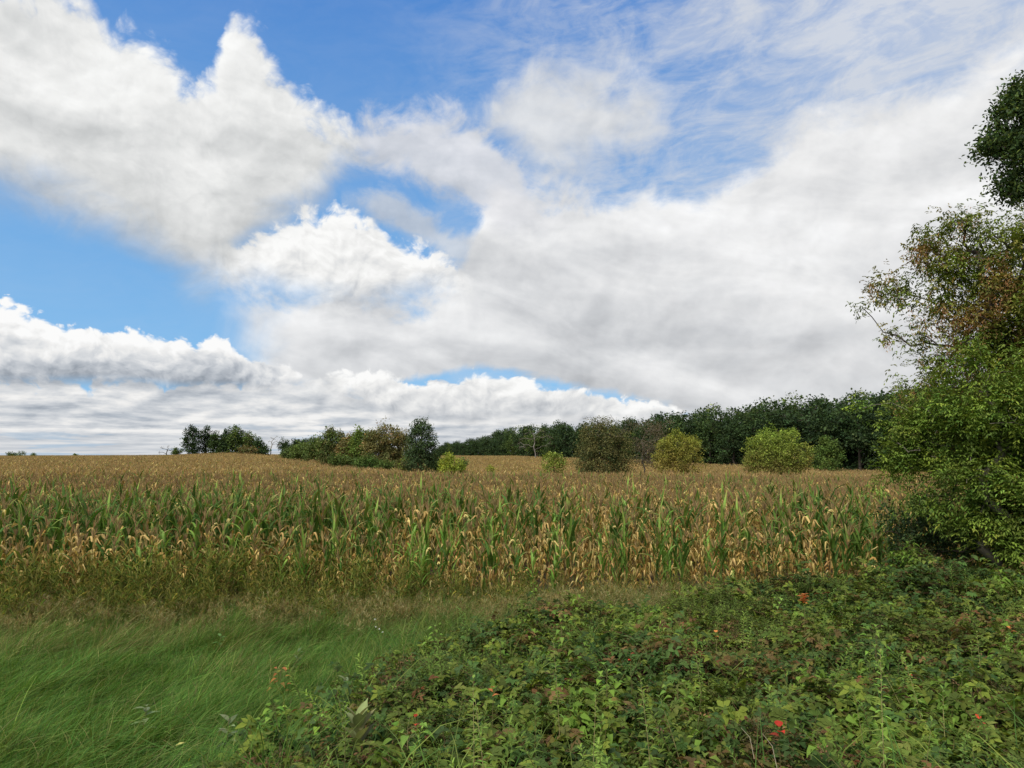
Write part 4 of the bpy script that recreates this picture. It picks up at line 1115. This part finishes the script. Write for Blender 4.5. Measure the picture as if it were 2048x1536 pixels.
def sprig(rs, kind):
    """a piece of the bramble tangle, about 0.35 m across"""
    mb = MB()
    A = rs.uniform(0, 6.28)
    if kind in ('bramble', 'dark', 'red', 'rust'):
        cols = {'bramble': [(.070, .098, .019), (.096, .126, .023), (.054, .080, .018)], 'dark': [(.034, .062, .019), (.048, .080, .023)],
                'red': [(.12, .052, .024), (.095, .055, .025)], 'rust': [(.12, .075, .030), (.095, .065, .027), (.085, .082, .025)]}[kind]
        stem = (.10, .06, .035)
        L = rs.uniform(.3, .45); q = np.array([math.cos(A), math.sin(A), .7])
        pts = [q * L * t - np.array([0, 0, 1]) * L * .55 * t * t for t in np.linspace(0, 1, 5)]
        tube(mb, pts, [.003, .003, .0025, .002, .001], stem, 3)
        n = 12
        for i in range(n):
            t = (i + .7) / n; p = q * L * t - np.array([0, 0, 1]) * L * .55 * t * t
            ph = rs.uniform(0, 6.28); d = np.array([math.cos(ph), math.sin(ph), rs.uniform(.1, .8)]); d /= np.linalg.norm(d)
            pet = rs.uniform(.04, .08); c = p + d * pet; tube(mb, [p, c], .0013, stem, 3)
            nl = rs.choice([3, 3, 5]); sz = rs.uniform(.036, .070)
            up = np.array([0, 0, 1.0]) + rs.normal(0, .35, 3)
            side = unit(np.cross(d, up)); an = np.linspace(-1.35, 1.35, nl)
            D = np.cos(an)[:, None] * d * [1, 1, .4] + np.sin(an)[:, None] * side - [0, 0, .15]
            leaves(mb, np.tile(c, (nl, 1)), D, np.tile(up, (nl, 1)) + rs.normal(0, .12, (nl, 3)), sz * np.exp(rs.normal(0, .1, nl)), sz * .62, blend(rs, cols, [1] * len(cols), 1, .12).repeat(nl, 0), .16, .22)
    elif kind in ('fine', 'finerust'):
        cols = [(.060, .085, .021), (.080, .108, .025)] if kind == 'fine' else [(.10, .06, .03), (.07, .07, .028)]
        for s in range(3):
            A = rs.uniform(0, 6.28); L = rs.uniform(.25, .4); q = np.array([math.cos(A) * .8, math.sin(A) * .8, .8]); col = blend(rs, cols, [1] * len(cols), 1, .15)
            pts = [q * L * t - np.array([0, 0, 1]) * L * .6 * t * t for t in np.linspace(0, 1, 5)]
            tube(mb, pts, .0018, (.08, .06, .035), 3)
            t = np.repeat(np.linspace(.15, 1, 11), 4)[:, None]; P = q * L * t - np.array([0, 0, 1]) * L * .6 * t * t; k = len(P)
            leaves(mb, P + rs.normal(0, .02, (k, 3)), rs.normal(0, 1, (k, 3)) * [1, 1, .5] + [0, 0, .2], rs.normal(0, .4, (k, 3)) + [0, 0, 1], .030, .014, col.repeat(k, 0) * np.exp(rs.normal(0, .15, (k, 1))), .15, .1)
    elif kind == 'broad':
        cols = [(.095, .135, .026), (.078, .115, .023), (.115, .15, .03)]
        base = blend(rs, cols, [1, 1, 1], 1, .15)
        h = rs.uniform(.14, .26); tube(mb, [(0, 0, -.25), (.01, 0, 0), (0, .01, h)], [.004, .003, .002], (.12, .10, .04), 3)
        n = 10; ph = np.arange(n) * 2.4 + rs.uniform(0, 6); z = np.linspace(.02, h, n)
        P = np.stack([np.cos(ph) * .03, np.sin(ph) * .03, z], 1); D = np.stack([np.cos(ph), np.sin(ph), np.full(n, .1)], 1)
        leaves(mb, P, D, np.tile([0, 0, 1.0], (n, 1)) + rs.normal(0, .2, (n, 3)), rs.uniform(.065, .10, n), .052, base.repeat(n, 0) * np.exp(rs.normal(0, .1, (n, 1))), .14, .75)
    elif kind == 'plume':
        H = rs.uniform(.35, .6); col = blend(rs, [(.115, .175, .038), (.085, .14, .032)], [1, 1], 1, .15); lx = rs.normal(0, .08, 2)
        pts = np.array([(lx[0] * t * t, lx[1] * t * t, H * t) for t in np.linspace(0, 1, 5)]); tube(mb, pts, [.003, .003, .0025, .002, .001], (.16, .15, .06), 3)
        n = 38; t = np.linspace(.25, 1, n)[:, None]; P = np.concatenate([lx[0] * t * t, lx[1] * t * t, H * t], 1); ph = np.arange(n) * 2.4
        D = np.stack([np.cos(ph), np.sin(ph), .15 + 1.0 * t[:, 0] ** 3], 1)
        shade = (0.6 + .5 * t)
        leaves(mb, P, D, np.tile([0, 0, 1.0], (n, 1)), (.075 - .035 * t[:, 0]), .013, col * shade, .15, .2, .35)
    return mb

def scatter_field(name, mbs, mat, pts, zrot=None, tilt=.12, smin=.8, smax=1.25, seed=1, idx=None, label=None, cat=None, scl=None):
    rs = np.random.RandomState(seed); n = len(pts)
    protos = [m.mesh(name + '_kind', mat) for m in mbs]
    rz = rs.uniform(0, 6.28, n) if zrot is None else zrot
    rot = np.stack([rs.normal(0, tilt, n), rs.normal(0, tilt, n), rz], 1)
    s = rs.uniform(smin, smax, n) if scl is None else scl
    scatter(name, protos, pts, rot, s, rs.randint(len(mbs), size=n) if idx is None else idx, label=label, cat=cat)

def build_foreground():
    rs = np.random.RandomState(21)
    # lush grass, leaning to the right; thinner under the brambles
    G = [(.058, .132, .022), (.078, .158, .028), (.120, .165, .036), (.046, .102, .021)]
    GD = G[:2] + [(.19, .17, .07), (.12, .10, .045)]
    green = [blade_tuft(np.random.RandomState(700 + i), 56, .31, .0055, .075, (.75, .12, 0), G + GD[2:], [4, 4, 3, 3, .9, .5], 4) for i in range(5)]
    pale = [blade_tuft(np.random.RandomState(710 + i), 42, .40, .005, .07, (.6, .1, 0), G + GD[2:], [1.5, 1.5, 2, 1, 2.2, 1.2], 4) for i in range(4)]
    erect = [blade_tuft(np.random.RandomState(790 + i), 44, .36, .0065, .05, (.15, 0, 0), G + GD[2:3], [2, 4, 5, 1, 1], 4, .8) for i in range(3)]
    pts, idx, sc = [], [], []
    n = 25000
    X = rs.uniform(-12.5, 6, n); Y = rs.uniform(2.6, 15.0, n)
    for x, y in zip(X, Y):
        if abs(x) > .78 * y + .8: continue
        s = bramble_side(x, y)
        if s > .35 + rs.exponential(.25): continue
        dry = 1.3 * mnoise.noise(Vector((x * .45, y * .5, 8))) + (y - 10.6) * .30 - .1 + .25 * mnoise.noise(Vector((x * 1.7, y * 1.5, 3)))
        pts.append((x, y, g(x, y))); idx.append(rs.randint(5) if dry < .25 + rs.normal(0, .25) else 5 + rs.randint(4)); sc.append(rs.uniform(.6, 1.25) * (1 + .5 * mnoise.noise(Vector((x * 1.3, y * 1.1, 12)))))
        if mnoise.noise(Vector((x * 1.1, y * .9, 90))) > .22 and rs.rand() < .6: idx[-1] = 9 + rs.randint(3)
    scatter_field('grass', green + pale + erect, MAT['grass'], pts, zrot=np.array([rs.normal(0, .5) + 1.3 * mnoise.noise(Vector((p[0] * .8, p[1] * .8, 50))) for p in pts]), tilt=.38, seed=3, idx=idx, scl=np.array(sc), label='long lush green grass on the bank, blown over to the right', cat='grass')
    # dry stalks that stand out of the grass
    st = [blade_tuft(np.random.RandomState(780 + i), 6, .5, .0035, .05, (.7, .1, 0), [(.30, .26, .12), (.22, .20, .08), (.18, .20, .06)], [1, 1, 1], 4, .6) for i in range(4)]
    pts = [(x, y, g(x, y)) for x, y in zip(rs.uniform(-11, 3, 1500), rs.uniform(3, 13, 1500)) if bramble_side(x, y) < .1 and rs.rand() < .35 + 1.5 * mnoise.noise(Vector((x * .7, y * .7, 71)))]
    scatter_field('dry_stalks', st, MAT['grass'], pts, zrot=rs.normal(0, .5, len(pts)), tilt=.2, seed=4, label='pale dry stalks leaning among the long green grass', cat='grass')
    # reddish seed grass along the field
    sg = [seed_grass(np.random.RandomState(720 + i), 11, .52, [(.14, .15, .045), (.11, .14, .040), (.18, .16, .06), (.12, .16, .04)], [(.20, .135, .058), (.22, .18, .075), (.15, .15, .05), (.28, .25, .12)]) for i in range(5)]
    pts = []
    while len(pts) < 480:
        x = rs.uniform(-12.5, 7); fl = float(front_line(x)); y = fl - rs.uniform(.4, 2.7)
        y = min(y, fl - .2)
        if rs.rand() < ((fl - y) - 1.5) / 1.3 + 1.2 * mnoise.noise(Vector((x * .55, y * .8, 2))): continue
        if bramble_side(x, y) > .15: continue
        pts.append((x, y, g(x, y)))
    scatter_field('seed_grass', sg, MAT['grass'], pts, seed=5, smin=.65, smax=1.15, label='reddish-brown seeding grass between the bank and the corn', cat='grass')
    # tall yellow-green weeds at the foot of the corn
    fx = [foxtail(np.random.RandomState(740 + i), 1.15, [(.17, .20, .045), (.13, .18, .042), (.24, .21, .065)]) for i in range(6)]
    pts = []; sc = []
    while len(pts) < 1350:
        x = rs.uniform(-12.5, 9.5); fl = float(front_line(x)); y = fl + rs.uniform(-1.5, .8)
        left = 1 / (1 + math.exp((x + 2.0) / 1.6)); wt = .28 + .72 * left
        if rs.rand() > wt * (1.0 + mnoise.noise(Vector((x * .8, y, 4)))): continue
        pts.append((x, y, g(x, y))); sc.append(rs.uniform(.45, 1.15) * (1 + .35 * mnoise.noise(Vector((x * 1.1, y * .7, 14)))) * (.60 + .42 * left) * float(np.interp(fl - y, [.4, 1.5], [1, .6])))
    scatter_field('tall_weeds', fx, MAT['weed'], pts, seed=6, scl=np.array(sc), label='tall yellow-green foxtail weeds at the foot of the corn', cat='weeds')
    # bramble tangle
    kinds = [('bramble', 6), ('dark', 4), ('rust', 3), ('red', 1), ('fine', 4), ('finerust', 2), ('broad', 3), ('plume', 4)]
    mbs, first = [], {}
    for k, c in kinds:
        first[k] = (len(mbs), c); mbs += [sprig(np.random.RandomState(800 + len(mbs) + i), k) for i in range(c)]
    pts, idx, sc = [], [], []
    def put(k, x, y, z, s): pts.append((x, y, z)); idx.append(first[k][0] + rs.randint(first[k][1])); sc.append(s)
    area = 0
    n = 56000
    X = rs.uniform(-2.3, 15, n); Y = rs.uniform(2.2, 16.2, n); U = rs.rand(n)
    for x, y, u in zip(X, Y, U):
        if x > .80 * y + .8 or bramble_side(x, y) < 0: continue
        if y > 9 and u < .25: continue
        h = bramble_h(x, y); a = mnoise.noise(Vector((x * .8, y * .7, 20))); b = mnoise.noise(Vector((x * 1.3, y * 1.1, 40))); c = mnoise.noise(Vector((x * .5, y * .45, 60)))
        hole = mnoise.noise(Vector((x * 1.6, y * 1.3, 80)))
        if hole < -.3 and u < .4 + min(.5, (-hole - .3) * 2.5): continue
        z = g(x, y) + h * (1 - .75 * rs.rand() ** 1.7) * (1 - .5 * max(0, -hole - .15) * 2) - .06
        v = rs.rand()
        if v < .004 + (.03 if b > .35 else 0): k = 'red'
        elif a > .22 and v < .5: k = 'broad'
        elif a < -.25 and v < .7: k = 'fine'
        elif b > .24 and v < .5: k = 'rust'
        elif b < -.3 and v < .5: k = 'finerust'
        elif v < .05: k = 'broad'
        elif v < .10: k = 'rust'
        else: k = 'bramble' if rs.rand() < .62 + c * .8 else 'dark'
        put(k, x, y, z, rs.uniform(.75, 1.25))
        if rs.rand() < .016 and y < 14: put('plume', x, y, g(x, y) + h * .75, rs.uniform(.8, 1.3))
    scatter_field('bramble_cover', mbs, MAT['bramble'], pts, tilt=.3, seed=7, idx=idx, scl=np.array(sc), label='tangled low brambles and seedlings covering the bank, green with rusty patches', cat='brambles')
    # grass blades poking through the brambles
    pts = [(x, y, g(x, y)) for x, y in zip(rs.uniform(-2, 12, 1500), rs.uniform(2.5, 12, 1500)) if x < .8 * y + .5 and mnoise.noise(Vector((x * .9, y * .9, 33))) > .05]
    scatter_field('grass_in_brambles', [blade_tuft(np.random.RandomState(760 + i), 16, .75, .008, .08, (.2, 0, 0), G, [1, 1, 1, 1], 4) for i in range(3)], MAT['grass'], pts, seed=9, label='blades of coarse grass growing up through the brambles', cat='grass')

def leafy_plant(name, px, py, h, label, cat, seed, n, L, W, cols, stemcol=(.13, .12, .05), phs=2.4, up=0.4, droop=.3, zlo=.2, jitcol=.15, group=None, fold=.15, lean=(0, 0), mat='bramble', thin=1.0, spread=0.0):
    """a plant with a stem and separate large leaves; px, py: where the photo shows its middle"""
    x, y, z = on_ground(px, py, .5)
    hb = bramble_h(x, y) if bramble_side(x, y) > 0 else .12
    x, y, z = on_ground(px, py, hb + .08)
    rs = np.random.RandomState(seed)
    lift = max(0.0, hb + .16 + h * .3 - h)
    e = empty(name, (x, y, z + lift), rs.uniform(0, 6.28), label=label, cat=cat, group=group)
    st = MB(); top = np.array([lean[0], lean[1], h])
    tube(st, [(0, 0, -.03 - lift), (0, 0, 0), top * .5 + [.01, .01, 0], top], np.array([.006, .006, .005, .002]) * thin, stemcol, 5); st.obj('stem', MAT['stem'], e)
    side = []
    for i in range(n):
        t = zlo + (1 - zlo) * (i + .5) / n; ph = i * phs + rs.normal(0, .2)
        m = MB(); p = top * t; d = np.array([[math.cos(ph), math.sin(ph), up + (t - .5) * .8]])
        if spread:
            q = p + np.array([math.cos(ph), math.sin(ph), .35]) * spread * rs.uniform(.15, 1.0) * (1.15 - .6 * t)
            side.append((p, q)); p = q; d = d + rs.normal(0, .5, 3) * [1, 1, .3]
        c = blend(rs, cols[0], cols[1], 1, jitcol)
        big_leaf(m, p, d[0], L * rs.uniform(.8, 1.15), W, c[0], droop, fold)
        m.obj('leaf', MAT[mat], e)
    if side:
        b = MB()
        for p, q in side: tube(b, [p, (p + q) / 2 + [0, 0, .01], q], .0015, stemcol, 3)
        b.obj('branches', MAT['stem'], e)
    return e

def big_leaf(mb, p, d, L, W, col, droop, fold, seg=6):
    """one leaf with a smooth outline, a sunk midrib and a drooping tip"""
    d = unit(np.array(d, float)); S = unit(np.cross(d, [0, 0, 1.0])); N = np.cross(S, d)
    t = np.linspace(0, 1, seg + 1); w = W * np.sin(np.clip(t * 1.08 + .02, 0, 1) ** .75 * math.pi) * .5 + .001
    w[-1] = .0005
    c = p + d * (L * t)[:, None] - np.array([0, 0, 1.0]) * (L * droop * t ** 2)[:, None]
    vs = np.stack([c - S * w[:, None] + N * (w * fold * 2)[:, None], c, c + S * w[:, None] + N * (w * fold * 2)[:, None]], 1)
    k = np.arange(seg)[:, None] * 3; f = np.concatenate([k + [0, 1, 4, 3], k + [1, 2, 5, 4]])
    cc = np.tile(col, (seg + 1, 3, 1)); cc[:, 1] *= 1.25
    mb.add(vs.reshape(-1, 3), f, cc.reshape(-1, 3))

def build_plants():
    gm = 'grey-green milkweed plants among the brambles'
    PALE = ([(.13, .16, .08), (.11, .145, .075)], [1, 1])
    FRESH = ([(.10, .165, .028), (.085, .145, .026)], [1, 1])
    MUL = ([(.24, .26, .12), (.20, .23, .10)], [1, 1])
    leafy_plant('mullein_plant', 716, 1500, .42, 'pale felted mullein plant at the bottom edge of the picture', 'plant', 901, 12, .24, .085, MUL, up=1.3, droop=.25, zlo=.5, mat='petal')
    leafy_plant('milkweed_plant', 690, 1395, .42, 'grey-green milkweed with upright oblong leaves right of the rusty dogwood sapling', 'plant', 902, 12, .12, .05, PALE, group=gm, up=.7, phs=1.57)
    leafy_plant('milkweed_plant', 455, 1500, .40, 'grey-green milkweed at the lower left corner of the brambles', 'plant', 903, 12, .13, .05, PALE, group=gm, up=.4, phs=1.57)
    leafy_plant('milkweed_plant', 595, 1330, .36, 'small grey-green milkweed standing in the long grass', 'plant', 904, 9, .11, .04, PALE, group=gm, up=.7, phs=1.57)
    leafy_plant('milkweed_plant', 290, 1447, .30, 'low pale milkweed half buried in the long grass', 'plant', 905, 8, .13, .055, PALE, group=gm, up=.25, phs=1.57)
    leafy_plant('milkweed_plant', 440, 1295, .32, 'broad-leaved green weed at the top of the long grass', 'plant', 906, 8, .12, .05, ([(.06, .11, .035)], [1]), up=.3, phs=1.57)
    gs = 'drooping dogwood saplings among the brambles'
    leafy_plant('dogwood_sapling', 560, 1390, .42, 'dogwood sapling turning rusty orange at the edge of the grass', 'sapling', 910, 16, .085, .05, ([(.24, .10, .035), (.16, .14, .03), (.28, .13, .05)], [2, 1, 1]), group=gs, droop=.8, spread=.13)
    for i, (px, py, h, lab, n) in enumerate([
            (545, 1465, .45, 'large light green dogwood sapling below the rusty one', 22), (640, 1480, .40, 'light green dogwood sapling right of the large one', 18), (870, 1288, .50, 'bright green sapling at the bramble edge near the white flowers', 14),
            (1068, 1212, .62, 'bright green sapling on the far bramble edge in front of the corn', 16), (1665, 1105, .85, 'bright green sapling topping the bramble mound against the corn', 18), (1000, 1320, .50, 'green drooping sapling in the upper middle of the brambles', 18),
            (1215, 1390, .45, 'green broad-leaved sapling in the middle of the brambles', 14), (1355, 1420, .40, 'green broad-leaved sapling left of the red leaves', 14), (1755, 1300, .55, 'bright green drooping sapling in the right part of the brambles', 20),
            (1560, 1230, .60, 'green drooping sapling near the orange-leaved clump', 18), (1330, 1275, .55, 'green drooping sapling on the middle bramble ridge', 18), (1370, 1130, .80, 'green sapling standing before the dry corn', 14), (815, 1510, .35, 'green sapling right of the pale mullein', 12), (1125, 1265, .5, 'light green sapling with upright top leaves', 14)]):
        leafy_plant('dogwood_sapling', px, py, h, lab, 'sapling', 911 + i, int(n * 1.8), .085, .054, FRESH, group=gs, droop=.75, up=.25, spread=.17)
    gr = 'sprays of red leaves in the brambles'
    RED = ([(.34, .035, .02), (.27, .05, .03)], [1, 1])
    ORG = ([(.30, .11, .035), (.24, .09, .035)], [1, 1])
    for i, (px, py, lab, c, n, L) in enumerate([
            (1560, 1495, 'bright red leaves near the bottom edge of the brambles', RED, 3, .075), (1816, 1366, 'single deep red leaf spray on the right side of the brambles', RED, 2, .05), (1432, 1287, 'salmon-red leaf on the middle of the bramble ridge', ORG, 2, .06),
            (1608, 1215, 'orange-red leafy clump under the bramble crest', ORG, 12, .08), (1072, 1238, 'small red leaf near the far bramble edge', RED, 2, .05), (1962, 1478, 'dark red leaves low at the right edge of the brambles', RED, 3, .05),
            (1520, 1145, 'red leaf spray on the bramble crest before the dry corn', RED, 3, .07), (2022, 1275, 'orange-red leaf at the right border of the brambles', ORG, 3, .06), (1700, 1368, 'dark red leaf between green seedlings', RED, 2, .045),
            (985, 1410, 'pair of orange-red leaves low in the brambles', ORG, 3, .05), (830, 1470, 'small red leaf low beside the grass blades', RED, 2, .04), (1262, 1338, 'small red leaf right of the middle sapling', RED, 2, .04), (1322, 1492, 'mauve-brown broad leaf near the bottom edge', ([(.13, .065, .05)], [1]), 2, .09)]):
        leafy_plant('red_leaf_spray', px, py, .22, lab, 'leaf spray', 940 + i, n, L * 1.2, L * .7, c, group=gr, droop=.4, up=.5, stemcol=(.09, .085, .03), zlo=.55, thin=.5)
    gp = 'tall light green seedlings rising from the brambles'
    for i, (px, py, lab) in enumerate([(1120, 1350, 'tall pale-stemmed seedling leaning right in the middle of the brambles'), (950, 1440, 'light green feathery seedling left of the low dark clump'), (985, 1500, 'feathery seedling close to the bottom edge'), (1180, 1460, 'light green seedling in the lower middle of the brambles'),
                                   (1305, 1430, 'yellow-tipped seedling left of the mauve-brown leaf'), (1760, 1400, 'yellow-green seedling with a bare pale stem on the right'), (1405, 1320, 'light green seedling beside the salmon-red leaf'), (1480, 1260, 'feathery yellow-green seedling on the ridge'),
                                   (1850, 1350, 'light seedling right of the deep red leaves'), (1960, 1300, 'tall dull green seedling near the right border')]):
        x, y, z = on_ground(px, py, .85); rs = np.random.RandomState(960 + i); h = rs.uniform(.95, 1.15)
        e = empty('seedling', (x, y, z), rs.uniform(0, 6.28), label=lab, cat='seedling', group=gp)
        lx = rs.normal(0, .08, 2); st = MB(); T_ = np.linspace(0, 1, 6); tube(st, np.stack([lx[0] * T_ ** 2, lx[1] * T_ ** 2, h * T_], 1), .004 - .003 * T_, (.26, .22, .10), 4); st.obj('stem', MAT['stem'], e)
        n = 46; t = np.linspace(.45, 1, n)[:, None]; P = np.concatenate([lx[0] * t * t, lx[1] * t * t, h * t], 1); ph = np.arange(n) * 2.4
        D = np.stack([np.cos(ph), np.sin(ph), .1 + .9 * ((t[:, 0] - .45) / .55) ** 3], 1); f = MB()
        leaves(f, P, D, np.tile([0, 0, 1.0], (n, 1)), .10 - .07 * t[:, 0] ** 2, .016, jit(rs, (.13, .19, .04), n, .12), .15, .25, .35); f.obj('foliage', MAT['bramble'], e)
    # two yellow leaves lying in the grass
    for px, py, L, W, lab, c in ((351, 1493, .085, .05, 'pale yellow fallen leaf lying on the long grass', (.52, .48, .15)), (377, 1523, .05, .022, 'bright yellow fallen leaf standing in the grass at the bottom edge', (.65, .45, .02))):
        x, y, z = on_ground(px, py, .2); m = MB(); big_leaf(m, np.array([0, 0, 0.0]), (1, .25, .35 if L > .07 else 2.5), L, W, c, .1, .1)
        o = m.obj('fallen_leaf', MAT['petal']); o.location = (x, y, z + .2); tag(o, lab, 'leaf', 'yellow leaves fallen on the grass')
    for i, (a, b, lab) in enumerate([((1482, 1456), (1508, 1502), 'bare whitish dead stick lying on the brambles left of the red leaves'), ((1525, 1470), (1555, 1528), 'thin pale dry stem arching by the red leaves')]):
        pa, pb = on_ground(*a, .62), on_ground(*b, .55); m = MB()
        p, q = np.array(pa) + [0, 0, .62], np.array(pb) + [0, 0, .5]
        tube(m, [np.zeros(3), (q - p) * .5 + [.02, .01, .03], q - p], [.0012, .0018, .002], (.22, .19, .13), 5)
        o = m.obj('dead_stick', MAT['stem']); o.location = p; tag(o, lab, 'stick', 'dead sticks on the brambles')
    # little white flowers
    for i, (px, py) in enumerate([(748, 1242), (750, 1257), (757, 1262), (763, 1268), (1009, 1346), (1286, 1404), (841, 1188)]):
        x, y, z = on_ground(px, py, .38); e = empty('white_flower', (x, y, z), 0, label=['topmost white flower above the long grass', 'left white flower of the small cluster over the grass', 'middle white flower of the small cluster over the grass', 'lowest white flower of the small cluster over the grass', 'tiny white flower among the feathery seedlings', 'single white bloom by the broad-leaved sapling', 'whitish seed head at the foot of the corn'][i], cat='flower', group='small white wildflowers')
        rs = np.random.RandomState(i); st = MB(); tube(st, [(0, 0, 0), (.01, 0, .2), (.015, 0, .4)], .0015, (.08, .11, .03), 3); st.obj('stem', MAT['stem'], e)
        hd = MB(); n = 16; ph = np.arange(n) * 2.4; P = np.tile([.015, 0, .4], (n, 1)) + rs.normal(0, .004, (n, 3))
        leaves(hd, P, np.stack([np.cos(ph), np.sin(ph), rs.uniform(.2, .8, n)], 1), np.tile([0, 0, 1.0], (n, 1)), .018, .010, (.8, .8, .78)); hd.obj('blossom', MAT['petal'], e)
build_corn()
build_wood()
build_mid_trees()
build_near_trees()
build_foreground()
build_plants()
